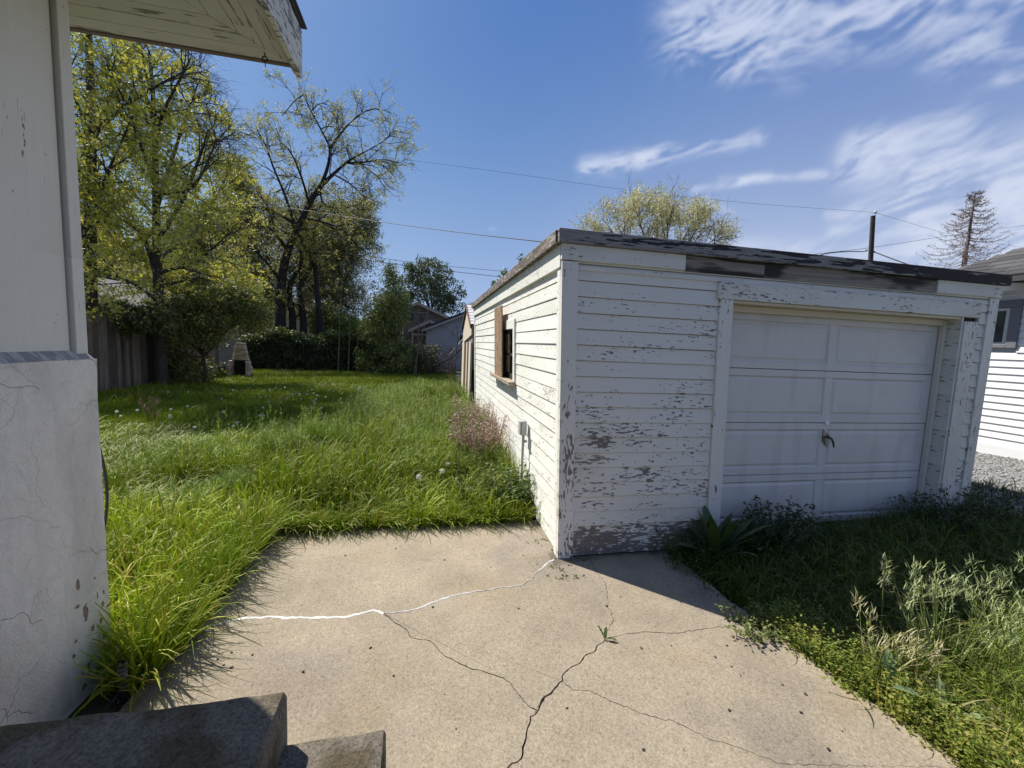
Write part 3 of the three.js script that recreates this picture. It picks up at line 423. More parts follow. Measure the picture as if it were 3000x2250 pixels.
// ------------------------------------------------------------------ house at the left
const WX = -1.53, WZ = -2.262;
const house = thing('house', 'white house corner with stucco base and overhanging eave', 'house', [WX, 0, WZ]);
{
  // stucco: hairline cracks traced on a canvas, with lime bloom and chips
  const W = 768, H = 1536, wm = 0.9, hm = 1.8, dark = new Float32Array(W * H);
  const line = (pts, wd, a) => { for (let i = 0; i < pts.length - 1; i++) { const [x0, y0] = pts[i], [x1, y1] = pts[i + 1], n = Math.ceil(Math.hypot(x1 - x0, y1 - y0) * 2); for (let k = 0; k <= n; k++) { const x = mix(x0, x1, k / n), y = mix(y0, y1, k / n), r = Math.ceil(wd) + 1; for (let j = -r; j <= r; j++) for (let q = -r; q <= r; q++) { const X = Math.round(x) + q, Y = Math.round(y) + j; if (X < 0 || Y < 0 || X >= W || Y >= H) continue; const d = Math.hypot(X - x, Y - y), v = a * sstep(wd + 0.7, wd - 0.3, d); if (v > dark[Y * W + X]) dark[Y * W + X] = v; } } } };
  const walk = (x, y, ang, len, wd, a, br) => { const pts = [[x, y]]; let an = ang; for (let k = 0; k < len; k++) { an += R(-0.75, 0.75); an = mix(an, ang, 0.25); x += Math.cos(an) * 6.7; y += Math.sin(an) * 8.2; pts.push([x, y]); if (br > 0 && rnd() < 0.10) walk(x, y, an + pick([-1.2, 1.2, 0.8, -0.9]), Math.floor(len * R(0.2, 0.6)), wd * 0.6, a * 0.75, br - 1); } line(pts, wd, a); };
  for (let i = 0; i < 26; i++) walk(R(0, W), R(0, H), R(0, 6.28), R(14, 40), R(0.5, 0.8), R(0.22, 0.4), 2);
  for (let i = 0; i < 90; i++) walk(R(0, W), R(0, H), R(0, 6.28), R(5, 14), 0.5, R(0.16, 0.3), 1);
  for (const [x, y, an, l] of [[45, 1230, 0.1, 95], [315, 1170, -1.2, 50], [375, 525, -1.3, 60], [420, 420, 0.6, 40], [405, 300, -1.7, 42], [190, 250, -0.4, 80], [150, 120, 0.5, 50], [320, 675, 1.8, 40], [90, 420, 0.3, 35]]) walk(x, y, an, l, 0.9, 0.5, 2);
  const chips = []; for (let i = 0; i < 60; i++) { const y = Math.pow(rnd(), 2.0) * 0.55; chips.push([R(0.35, 0.88), y + 0.03, R(0.003, 0.014), R(0.006, 0.02)]); } chips.push([0.55, 0.26, 0.02, 0.034], [0.80, 0.38, 0.014, 0.04], [0.83, 0.53, 0.01, 0.03]);
  const st = tex(W, H, wm, hm, (x, y, o) => {
    const k = dark[Math.min(H - 1, Math.floor(y / hm * H)) * W + Math.min(W - 1, Math.floor(x / wm * W))], n = fbm(x * 45, y * 30, 3, 2), f = vn(x * 260, y * 180, 3), b = fbm(x * 4, y * 2.5, 3, 5);
    let chip = 0; for (const [cx, cy, rx, ry] of chips) { const d = Math.hypot((x - cx) / rx, (y - cy) / ry) + (fbm(x * 110, y * 110, 2, 9) - 0.5) * 0.9; chip = Math.max(chip, sstep(1, 0.85, d)); }
    const q = (0.93 + 0.13 * n) * (1 - 0.16 * sstep(0.45, 0.8, b)) * (1 - 0.05 * sstep(0.5, 0.8, fbm(x * 22, y * 2.2, 2, 6))) * (1 - k) * (1 - 0.16 * sstep(0.45, 0.0, y) * (0.4 + b)) * (0.975 + 0.05 * f);
    o[0] = mix(0.69 * q, 0.235, chip); o[1] = mix(0.665 * q, 0.165, chip); o[2] = mix(0.625 * q, 0.125, chip); o[3] = 0.5 + 0.3 * (n - 0.5) + 0.12 * (f - 0.5) - k * 0.35 - chip * 0.3;
  });
  const stucco = std({ ...st, bumpScale: 0.014, roughness: 0.9 });
  // base: rounded shoulder, slightly lumpy
  const g = new THREE.BoxGeometry(5, 1.72, 5, 10, 60, 90); g.translate(WX - 2.5, 0.72, WZ + 2.5);
  warp(g, (v) => { const lump = 0.010 * (fbm(v.z * 5, v.y * 5, 3, 14) - 0.5); if (v.x > WX - 0.01) v.x += lump; if (v.z < WZ + 0.01) v.z += 0.016 * (fbm(v.x * 5 + 9, v.y * 4, 3, 15) - 0.5) + 0.012 * (1.5 - v.y) * 0.3; if (v.y > 1.57) { if (v.x > WX - 0.06) v.y -= 0.03; if (v.z < WZ + 0.02) v.y -= 0.02; } });
  g.computeVertexNormals();
  const g2 = worldUV(g.toNonIndexed ? g : g, [2.2 + 0.72, 0]); g2.computeVertexNormals();
  part('stucco_base', g2, stucco, house, 'white stucco base with fine cracks and chips');
  const wx = WX - 0.042, ptex = peel(512, 1024, 1, 2, () => 0.0, { s: 83, v: true, paint: [0.61, 0.60, 0.58] }), pm = std({ ...ptex, bumpScale: 0.0018, roughness: 0.75 });
  part('ledge', prism([[WX - 0.004, 1.553], [wx - 0.01, 1.60], [wx - 0.2, 1.60], [wx - 0.2, 1.5], [WX - 0.02, 1.5]], WZ + 0.008, WZ + 4.9, 'z'), std({ ...tex(512, 128, 1, 0.25, (x, y, o) => { const n = fbm(x * 14, y * 40, 4, 3), k = sstep(0.42, 0.62, n); o[0] = mix(0.26, 0.45, k); o[1] = mix(0.255, 0.44, k); o[2] = mix(0.25, 0.43, k); o[3] = n; }), bumpScale: 0.006, roughness: 0.95 }), house, 'grimy sloping ledge on top of the stucco');
  part('wall_panel', box(wx - 0.3, wx, 1.585, 3.09, WZ + 0.082, WZ + 4.9, 0.002), pm, house);
  part('corner_board', box(wx - 0.3, wx + 0.02, 1.575, 3.09, WZ + 0.01, WZ + 0.073, 0.004), pm, house);
  part('corner_gap', box(wx - 0.3, wx - 0.018, 1.60, 3.09, WZ + 0.0735, WZ + 0.0815), plain(0.22, 0.21, 0.2, 1), house);
  part('wall_core', box(WX - 4.9, wx - 0.31, 1.5, 3.09, WZ + 0.05, WZ + 4.9), plain(0.5, 0.5, 0.5), house);
  // eave: soffit boards run along both edges and meet in a mitre
  const ex = -0.735, ez = -2.42, sy = 3.084, bw = 0.083, soff = std({ ...tex(1024, 256, 2, 0.5, (x, y, o) => { const n = fbm(x * 7, y * 110, 3, 4), k = sstep(0.635, 0.675, n * 0.75 + 0.25 * fbm(x * 3, y * 8, 2, 7)), f = fbm(x * 4, y * 6, 2, 8), q = 0.9 + 0.15 * f; o[0] = mix(0.52 * q, 0.12, k * 0.8); o[1] = mix(0.51 * q, 0.105, k * 0.8); o[2] = mix(0.475 * q, 0.085, k * 0.8); o[3] = 0.6 - k * 0.3; }), bumpScale: 0.003, roughness: 0.8 });
  for (let i = 0; i < 15; i++) {   // along x; ends cut at 45 degrees on the mitre
    const z0 = ez + i * bw, z1 = z0 + bw - 0.003, j = R(-0.0015, 0.0015), X0 = ex - (z0 - ez), X1 = ex - (z1 - ez);
    part('soffit_board', prism([[WX - 5, z0], [X0 - 0.002, z0], [X1 - 0.002, z1], [WX - 5, z1]].map(([a, b]) => [a, b]), sy + j, sy + 0.02, 'y', [R(0, 2), R(0, 0.4)]), soff, house);
  }
  for (let i = 0; i < 12; i++) {   // along z
    const xa = ex - i * bw, xb = xa - bw + 0.003, j = R(-0.0015, 0.0015);
    const g3 = prism([[xa, ez + (ex - xa) + 0.002], [xa, 2.6], [xb, 2.6], [xb, ez + (ex - xb) + 0.002]], sy + j, sy + 0.02, 'y'); rotUV(g3, [R(0, 2), R(0, 0.4)]); part('soffit_board', g3, soff, house);
  }
  const rough = std({ ...peel(1024, 256, 1.6, 0.4, (x, y) => 0.58 + 0.42 * sstep(0.14, 0.2, y) * sstep(0.30, 0.22, y), { s: 103, paint: [0.6, 0.59, 0.55], wood: [0.17, 0.17, 0.175] }), bumpScale: 0.003, roughness: 0.85 });
  part('fascia_board', prism([[ex + 0.004, sy - 0.012], [ex + 0.004, sy + 0.19], [ex + 0.05, sy + 0.19], [ex + 0.05, sy - 0.038], [ex + 0.03, sy - 0.038]], ez - 0.05, 2.6, 'z', [0.3, -3.0]), rough, house, 'roof edge board with grey bare patches');
  part('fascia_board', box(WX - 5, ex + 0.003, sy - 0.006, sy + 0.19, ez - 0.028, ez - 0.002, 0.003), plain(0.16, 0.12, 0.10, 0.9), house, 'dark weathered edge board along the far eave');
  part('roof_deck', prism([[WX - 4, sy + 0.9], [ex + 0.06, sy + 0.195], [ex + 0.06, sy + 0.21], [WX - 4, sy + 0.95]], ez + 0.0, 2.6, 'z'), plain(0.04, 0.04, 0.045, 0.95), house);
  for (let i = 0; i < 8; i++) part('shingle', box(ex - 0.2, ex + 0.072, sy + 0.212, sy + 0.222, ez - 0.06 + i * 0.3, ez + 0.23 + i * 0.3, 0.002), plain(0.05, 0.05, 0.055, 0.95), house);
  part('roof_deck', box(WX - 5, ex, sy + 0.022, sy + 0.19, ez, 2.6), plain(0.2, 0.18, 0.15), house);
  const hk = U(572, 113, ez + 0.05), rg = new THREE.TorusGeometry(0.012, 0.003, 8, 18); rg.translate(hk.x, sy - 0.028, hk.z);
  part('screw_eye', mergeGeometries([rg.toNonIndexed(), new Tubes().add([[hk.x, sy + 0.005, hk.z], [hk.x, sy - 0.016, hk.z]].map((a) => new THREE.Vector3(...a)), [0.003, 0.003], 6).geo().toNonIndexed(), new Tubes().add([[hk.x, sy - 0.04, hk.z], [hk.x + 0.002, sy - 0.065, hk.z]].map((a) => new THREE.Vector3(...a)), [0.002, 0.002], 6).geo().toNonIndexed()]), plain(0.04, 0.035, 0.03, 0.5, { metalness: 0.7 }), house, 'rusty screw eye under the eave');
}
{ // steps
  const t = thing('porch_steps', 'three weathered concrete porch steps beside the house', 'steps', [-0.5, 0, -1.34]);
  const m = std({ ...tex(1024, 1024, 1.6, 1.6, (x, y, o) => { const n = vn(x * 210, y * 210, 3), n2 = vn(x * 110, y * 110, 4), b = fbm(x * 3, y * 3, 4, 5), mo = sstep(0.5, 0.7, fbm(x * 5, y * 5, 3, 6)), q = (0.62 + 0.5 * b) * (0.4 + 0.7 * n + 0.5 * n2); o[0] = mix(0.15, 0.085, mo) * q; o[1] = mix(0.13, 0.068, mo) * q; o[2] = mix(0.10, 0.038, mo) * q; o[3] = 0.5 * n + 0.5 * n2; }), bumpScale: 0.004, roughness: 0.95 });
  const blk = (x0, x1, y0, y1, z0, z1) => { let g = new THREE.BoxGeometry(x1 - x0, y1 - y0, z1 - z0, Math.round((x1 - x0) / 0.03), Math.max(2, Math.round((y1 - y0) / 0.03)), Math.round((z1 - z0) / 0.03)); g.translate((x0 + x1) / 2, (y0 + y1) / 2, (z0 + z1) / 2); warp(g, (v) => { const ez2 = Math.abs(v.z - z0) < 1e-4, ex2 = Math.abs(v.x - x1) < 1e-4, et = Math.abs(v.y - y1) < 1e-4; const n = fbm(v.x * 9 + v.y * 5, v.z * 9, 3, 8) - 0.5; if (ez2) v.z += 0.012 * n + (et ? 0.008 + 0.012 * Math.max(0, n) : 0); if (ex2) v.x += 0.010 * n - (et ? 0.007 : 0); if (et && (ez2 || ex2)) v.y -= 0.006 + 0.01 * Math.max(0, n); }); g.computeVertexNormals(); return worldUV(g); };
  part('step', blk(-1.5, -0.435, 0.0, 0.54, -1.355, 0.2), m, t, 'top step, mostly in the shade of the house');
  part('step', blk(-0.50, -0.115, -0.01, 0.36, -1.345, 0.2), m, t); part('step', blk(-0.17, 0.195, -0.012, 0.18, -1.335, 0.2), m, t);
}
{ // stake and cables by the stucco corner
  const t = thing('wooden_stake', 'short weathered stake stub behind the top step', 'stake', G(265, 1504, 0.0));
  const g = new THREE.CylinderGeometry(0.018, 0.02, 0.19, 9, 3); g.translate(0, 0.075, 0); warp(g, (v) => { v.x += 0.03 * v.y; v.y += v.y > 0.1 ? 0.012 * Math.sin(v.x * 300) : 0; }); mesh('shaft', worldUV(g), std({ ...bareTex, color: lin(1.8, 1.8, 1.9), roughness: 0.9 }), t);
  const rub = plain(0.018, 0.018, 0.02, 0.55), c1 = new Tubes().add(curve([[200, 930], [216, 975], [228, 1030], [231, 1090], [225, 1140], [220, 1175], [212, 1195]].map(([u, v], i) => U(u, v, -2.42 - 0.02 * i)), 40), () => 0.0068, 7).geo();
  setud(mesh('black_cable', c1, rub, scene), 'thick black cable looping out from behind the stucco wall', 'cable');
  const c2 = new Tubes().add(curve([U(222, 1350, -2.3), U(232, 1385, -2.26), U(250, 1412, -2.22), U(266, 1440, -2.18), U(270, 1462, -2.12), G(262, 1490, 0.03), G(245, 1512, 0.02), G(228, 1532, 0.0)], 50), () => 0.007, 7).geo();
  setud(mesh('black_cable', c2, rub, scene), 'thin black cable drooping to the soil beside the wooden stake', 'cable');
}
// ------------------------------------------------------------------ board fence at the left
const woodTex = (s, r, g2, b2) => tex(256, 1024, 0.5, 2, (x, y, o) => { const g = fbm(x * 90, y * 3, 4, s), b = fbm(x * 6, y * 1.2, 3, s + 3), q = (0.35 + 1.0 * g) * (0.6 + 0.8 * b); o[0] = r * q; o[1] = g2 * q; o[2] = b2 * q; o[3] = g; });
const fenceMats = [std({ ...woodTex(5, 0.165, 0.135, 0.11), bumpScale: 0.003, roughness: 0.95 }), std({ ...woodTex(8, 0.115, 0.096, 0.08), bumpScale: 0.003, roughness: 0.95 }), std({ ...woodTex(12, 0.25, 0.205, 0.165), bumpScale: 0.003, roughness: 0.95 })];
const FX = -7.3;
{
  const t = thing('board_fence', 'dark weathered wooden board fence along the left side of the yard', 'fence', [FX, 0.2, -14]);
  let z = -16.2; while (z < -8.6) { const w = R(0.125, 0.145), y0 = gh(FX, z) - 0.02, h = R(1.80, 1.84); const g = box(FX - 0.01 + R(-0.004, 0.004), FX + 0.012 + R(-0.004, 0.004), y0, y0 + h, z, z + w - 0.006, 0.002); const u = g.attributes.uv, a = R(0, 9); for (let i = 0; i < u.count; i++) u.setX(i, u.getX(i) + a); part('board', g, pick([0, 0, 1, 1, 1, 2]) === 2 ? fenceMats[2] : pick(fenceMats), t); z += w; }
  for (const y of [0.45, 1.75]) part('rail', box(FX - 0.055, FX - 0.015, y, y + 0.09, -16.2, -8.6), fenceMats[1], t);
  part('cap_rail', box(FX - 0.03, FX + 0.03, 2.035, 2.055, -16.2, -8.6), fenceMats[1], t);
}
// ------------------------------------------------------------------ brick barbecue
{
  const b0 = G(519, 816, 0.2), t = thing('brick_barbecue', 'small brick barbecue with a tapering chimney beside the hedge', 'barbecue', b0, 0.12); t.scale.setScalar(0.76);
  const mats = [plain(0.54, 0.46, 0.38, 0.95), plain(0.48, 0.30, 0.24, 0.95), plain(0.60, 0.54, 0.46, 0.95), plain(0.42, 0.34, 0.28, 0.95)];
  const bx = (w, h, d) => new RoundedBoxGeometry(w, h, d, 1, 0.008);
  // side arms
  for (const s of [-1, 1]) for (let k = 0; k < 9; k++) { const n = k < 6 ? 3 : 2; for (let j = 0; j < n; j++) { const m = mesh('brick', bx(0.13, 0.078, 0.2), pick(mats), t); m.position.set(s * (0.36 - (k > 6 ? 0.02 * (k - 6) : 0)), 0.04 + k * 0.085, 0.25 - j * 0.205 - (k > 6 ? 0.11 : 0)); m.rotation.y = R(-0.03, 0.03); } }
  for (let k = 0; k < 9; k++) for (let j = 0; j < 3; j++) { const m = mesh('brick', bx(0.2, 0.078, 0.12), pick(mats), t); m.position.set((j - 1) * 0.205, 0.04 + k * 0.085, -0.32); }
  // chimney
  for (let k = 0; k < 9; k++) { const w = mix(0.62, 0.36, k / 8), n = k < 5 ? 3 : 2, off = k % 2 ? 0.06 : -0.06; let x = -w / 2; for (let j = 0; j < n; j++) { const e = j === n - 1 ? w / 2 : -w / 2 + w * (j + 1) / n + (n > 1 ? off : 0); const m = mesh('brick', bx(e - x - 0.008, 0.078, 0.3), pick(mats), t); m.position.set((x + e) / 2, 0.81 + k * 0.086, -0.14); x = e; } }
  mesh('mortar', new THREE.BoxGeometry(0.3, 0.76, 0.24).translate(0, 1.17, -0.14), plain(0.3, 0.28, 0.25, 1), t);
  mesh('firebox', new THREE.BoxGeometry(0.56, 0.72, 0.1).translate(0, 0.38, -0.24), plain(0.03, 0.027, 0.025, 1), t);
  const gr = new Tubes(); for (let i = 0; i < 9; i++) gr.add([new THREE.Vector3(-0.26 + i * 0.065, 0.42, -0.18), new THREE.Vector3(-0.26 + i * 0.065, 0.42, 0.26)], [0.006, 0.006], 5); mesh('grate', gr.geo(), plain(0.06, 0.05, 0.045, 0.7, { metalness: 0.5 }), t);
  mesh('lintel', new THREE.BoxGeometry(0.62, 0.03, 0.34).translate(0, 0.775, -0.14), plain(0.05, 0.05, 0.05, 0.9), t);
  mesh('base_slab', new RoundedBoxGeometry(0.95, 0.08, 0.95, 1, 0.02).translate(0, -0.03, 0), plain(0.3, 0.29, 0.27, 0.95), t);
}
// ------------------------------------------------------------------ buildings beyond the yard
const roofGrey = std({ ...tex(512, 512, 2, 2, (x, y, o) => { const r = Math.floor(y / 0.14), c = Math.floor((x + (r % 2) * 0.15) / 0.3), k = 0.7 + 0.6 * hash(c, r, 3), e = (y / 0.14) % 1, n = vn(x * 120, y * 120, 2), q = k * (0.8 + 0.4 * n) * (e < 0.1 ? 0.55 : 1); o[0] = 0.125 * q; o[1] = 0.12 * q; o[2] = 0.115 * q; o[3] = e; }), bumpScale: 0.006, roughness: 0.95 });
function gable(t, x0, x1, z0, z1, yb, ye, yr, ridge, wall, roof, ov = 0.35, trim) {   // ridge 'x' or 'z'
  if (ridge === 'z') { const xm = (x0 + x1) / 2; part('wall', prism([[x0, yb], [x1, yb], [x1, ye], [xm, yr], [x0, ye]], z0, z1, 'z'), wall, t);
    const s = (yr - ye) / (x1 - xm); for (const q of [-1, 1]) { const e = q < 0 ? x0 - ov : x1 + ov, y = ye - ov * s; part('roof', prism([[e, y + 0.02], [xm, yr + 0.02], [xm, yr + 0.14], [e, y + 0.12]], z0 - ov, z1 + ov, 'z'), roof, t); if (trim) part('rake_board', prism([[e, y - 0.1], [xm, yr - 0.08], [xm, yr + 0.12], [e, y + 0.10]], z1 + ov + 0.001, z1 + ov + 0.04, 'z'), trim, t); }
  } else { const zm = (z0 + z1) / 2; part('wall', prism([[z0, yb], [z1, yb], [z1, ye], [zm, yr], [z0, ye]], x0, x1, 'x'), wall, t);
    const s = (yr - ye) / (z1 - zm); for (const q of [-1, 1]) { const e = q < 0 ? z0 - ov : z1 + ov, y = ye - ov * s; part('roof', prism([[e, y + 0.02], [zm, yr + 0.02], [zm, yr + 0.14], [e, y + 0.12]], x0 - ov, x1 + ov, 'x'), roof, t); if (trim) part('rake_board', prism([[e, y - 0.1], [zm, yr - 0.08], [zm, yr + 0.12], [e, y + 0.10]], x1 + ov + 0.001, x1 + ov + 0.04, 'x'), trim, t); } }
}
{ // beige outbuilding behind the fence
  const t = thing('beige_outbuilding', 'low beige outbuilding with grey roof behind the board fence', 'outbuilding', [-11.5, 0.2, -14]);
  gable(t, -14.5, -9.0, -22, -10.5, 0.1, 2.35, 3.35, 'z', plain(0.50, 0.45, 0.37, 0.9), roofGrey, 0.45); part('gutter', box(-8.6, -8.5, 2.10, 2.2, -22.4, -10.1, 0.02), plain(0.03, 0.03, 0.03, 0.6), t);
}
{ // white house seen in snatches under the trees
  const t = thing('distant_white_house', 'white house half hidden behind the trees past the hedge', 'house', [-9.5, 0.2, -29]);
  gable(t, -13, -6.2, -34, -28, 0, 2.5, 4.3, 'z', plain(0.62, 0.63, 0.62, 0.85), roofGrey, 0.4, plain(0.05, 0.045, 0.04)); part('chimney', box(-8.4, -7.9, 3.2, 4.8, -30.5, -30), plain(0.2, 0.1, 0.08), t);
  part('window', box(-9.2, -8.2, 1.1, 2.2, -28.03, -27.98), plain(0.03, 0.035, 0.04, 0.15), t);
}
const bandTex = (r, g, b, ex) => std({ ...tex(128, 256, 1, ex * 8, (x, y, o) => { const e = (y / ex) % 1, q = (e > 0.9 ? 0.45 : 1) * (0.9 + 0.2 * fbm(x * 5, y * 20, 2, 3)); o[0] = r * q; o[1] = g * q; o[2] = b * q; o[3] = 1 - e; }), bumpScale: 0.012, roughness: 0.9 });
{ // grey-brown gabled house
  const Z = -30, a = U(903, 654, Z), t = thing('brown_gabled_house', 'dim grey-brown gabled house with a small porch gable beyond the shrubs', 'house', [a.x, 0.2, Z]);
  const yr = a.y - 0.1, e = U(1002, 700, Z), hw = 4.6, s = (a.y - e.y) / (e.x - a.x), ye = yr - hw * s; const wall = bandTex(0.20, 0.175, 0.15, 0.16), tr = plain(0.36, 0.33, 0.28, 0.9);
  gable(t, a.x - hw, a.x + hw, Z - 8, Z, 0, ye, yr, 'z', wall, plain(0.13, 0.11, 0.09, 0.95), 0.4, tr);
  const p = U(929, 694, Z + 1.6); gable(t, p.x - 1.25, p.x + 1.25, Z + 0.05, Z + 1.6, p.y - 0.72, p.y - 0.65, p.y - 0.02, 'z', plain(0.16, 0.14, 0.12, 0.9), plain(0.16, 0.14, 0.12, 0.9), 0.16, tr);
  for (const q of [-1.15, 1.1]) part('porch_post', box(p.x + q - 0.06, p.x + q + 0.06, 0.2, p.y - 0.7, Z + 1.4, Z + 1.52), tr, t);
  for (const q of [-0.55, 0.35]) { const w = part('attic_window', box(a.x + q - 0.28, a.x + q + 0.28, yr - 1.15, yr - 0.62, Z + 0.005, Z + 0.03), plain(0.02, 0.02, 0.022, 0.2), t); const fr = box(a.x + q - 0.34, a.x + q + 0.34, yr - 0.61, yr - 0.55, Z + 0.005, Z + 0.05); part('window_head', fr, tr, w); }
  part('porch_beam', box(p.x - 1.2, p.x + 1.15, p.y - 0.98, p.y - 0.86, Z + 1.38, Z + 1.53), tr, t);
}
{ // white lean-to with clapboards
  const Z = -24, L = U(921, 710, Z), Rr = U(1012, 675, Z), t = thing('white_lean_to', 'white clapboard lean-to with a roof rising to the right', 'outbuilding', [L.x, 0.2, Z]);
  const x0 = L.x, x1 = Rr.x + 1.2, sl = (Rr.y - L.y) / (Rr.x - L.x), top = (x) => L.y + (x - x0) * sl - 0.06;
  part('wall', prism([[x0, 0], [x1, 0], [x1, top(x1)], [x0, top(x0)]], Z - 4, Z - 0.03, 'z'), plain(0.4, 0.4, 0.4), t);
  const m = plain(0.36, 0.37, 0.38, 0.85); for (let y = 0.25; y < top(x1); y += 0.13) { const xs = Math.max(x0, x0 + (y + 0.13 - top(x0)) / sl); if (xs < x1 - 0.1) part('siding_board', prism([[Z - 0.028, y], [Z + 0.02, y], [Z + 0.004, y + 0.126], [Z - 0.028, y + 0.126]], xs, x1, 'x'), m, t); }
  part('roof', prism([[x0 - 0.25, top(x0) - 0.02], [x1, top(x1) + 0.06], [x1, top(x1) + 0.2], [x0 - 0.25, top(x0) + 0.1]], Z - 4, Z + 0.3, 'z'), plain(0.05, 0.05, 0.05, 0.95), t);
  part('rake_board', prism([[x0 - 0.25, top(x0) - 0.13], [x1, top(x1) - 0.06], [x1, top(x1) + 0.05], [x0 - 0.25, top(x0) - 0.03]], Z + 0.301, Z + 0.34, 'z'), plain(0.4, 0.38, 0.35), t);
  const w = U(1003, 732, Z), wn = part('window', box(w.x - 0.36, w.x + 0.42, w.y - 0.34, w.y + 0.3, Z + 0.021, Z + 0.045), plain(0.62, 0.62, 0.6, 0.7), t); part('pane', box(w.x - 0.27, w.x + 0.33, w.y - 0.26, w.y + 0.22, Z + 0.046, Z + 0.052), plain(0.02, 0.022, 0.026, 0.12), wn);
}
{ // narrow shed just past the garage
  const x0 = 1.02, zf = -9.85, zb = -12.3, x1 = 2.8, t = thing('shed', 'narrow old shed with cream gable end and brown door strips past the garage', 'shed', [x0, 0.2, -11]);
  const zm = (zf + zb) / 2 - 0.1, ye = 2.14, yr = 2.72, cream = plain(0.62, 0.55, 0.43, 0.85), brown = plain(0.13, 0.065, 0.035, 0.85), dk = plain(0.03, 0.028, 0.026, 0.9);
  part('wall', prism([[zf - 0.05, 1.06], [zf - 0.05, ye], [zm, yr - 0.05], [zb, ye], [zb, 0.1], [zf - 0.6, 0.1], [zf - 0.6, 1.06]], x0 + 0.01, x1, 'x'), plain(0.25, 0.24, 0.22, 0.9), t);
  part('gable_panel', prism([[zf + 0.02, 1.9], [zf - 0.02, 2.2], [zm, yr - 0.1], [zb + 0.02, 2.2], [zb, 1.7]], x0 - 0.03, x0 + 0.008, 'x'), cream, t);
  for (const [a, b, m] of [[zf - 0.42, zf + 0.02, cream], [zf - 0.62, zf - 0.43, brown], [zf - 0.98, zf - 0.7, cream], [zf - 1.22, zf - 0.99, brown], [zf - 1.6, zf - 1.34, brown], [zb, zf - 1.8, cream]]) part('door_strip', box(x0 - 0.035 - R(0, 0.02), x0 + 0.009, 0.12, m === cream ? 1.72 : 1.66, Math.min(a, b), Math.max(a, b), 0.006), m, t);
  part('dark_backing', box(x0 - 0.01, x0 + 0.008, 0.12, 1.72, zb, zf), dk, t);
  const sid = plain(0.33, 0.34, 0.36, 0.85), W2 = plain(0.55, 0.55, 0.53, 0.85);
  for (let i = 0; i < 8; i++) { const y = 1.06 + i * 0.135; part('siding_board', prism([[zf - 0.05, y], [zf + 0.02, y], [zf + 0.002, y + 0.131], [zf - 0.05, y + 0.131]], x0 + 0.05, x1, 'x'), sid, t); }
  for (let i = 0; i < 7; i++) { const a = i / 7, b = (i + 1) / 7 + 0.02, z0 = mix(zf + 0.16, zm, a), z1 = mix(zf + 0.16, zm, Math.min(b, 1)), y0 = mix(ye + 0.0, yr, a), y1 = mix(ye + 0.0, yr, Math.min(b, 1)); let x = x0 - 0.06; while (x < x1) { const w = R(0.25, 0.4); part('shingle', prism([[z0, y0 + 0.018], [z1, y1 + 0.004], [z1, y1 - 0.02], [z0, y0 - 0.004]], x, x + w - 0.006, 'x'), W2, t); x += w; } }
  part('roof', prism([[zb - 0.12, ye - 0.03], [zm, yr - 0.02], [zf + 0.15, ye - 0.02], [zm, yr - 0.06]].reverse(), x0 - 0.05, x1, 'x'), dk, t);
  part('rake_board', prism([[zb - 0.12, ye - 0.12], [zm, yr - 0.07], [zm, yr + 0.03], [zb - 0.12, ye - 0.0]], x0 - 0.075, x0 - 0.051, 'x'), dk, t);
  part('rake_board', prism([[zf + 0.16, ye - 0.1], [zm, yr - 0.07], [zm, yr + 0.03], [zf + 0.16, ye + 0.01]], x0 - 0.075, x0 - 0.051, 'x'), plain(0.16, 0.08, 0.05, 0.9), t);
  part('corner_post', box(x0 + 0.1, x0 + 0.28, 0.1, 1.05, zf - 0.2, zf - 0.02, 0.01), fenceMats[1], t); part('base_plank', box(x0 + 0.3, x1, 0.1, 1.05, zf - 0.3, zf - 0.22), fenceMats[1], t);
}
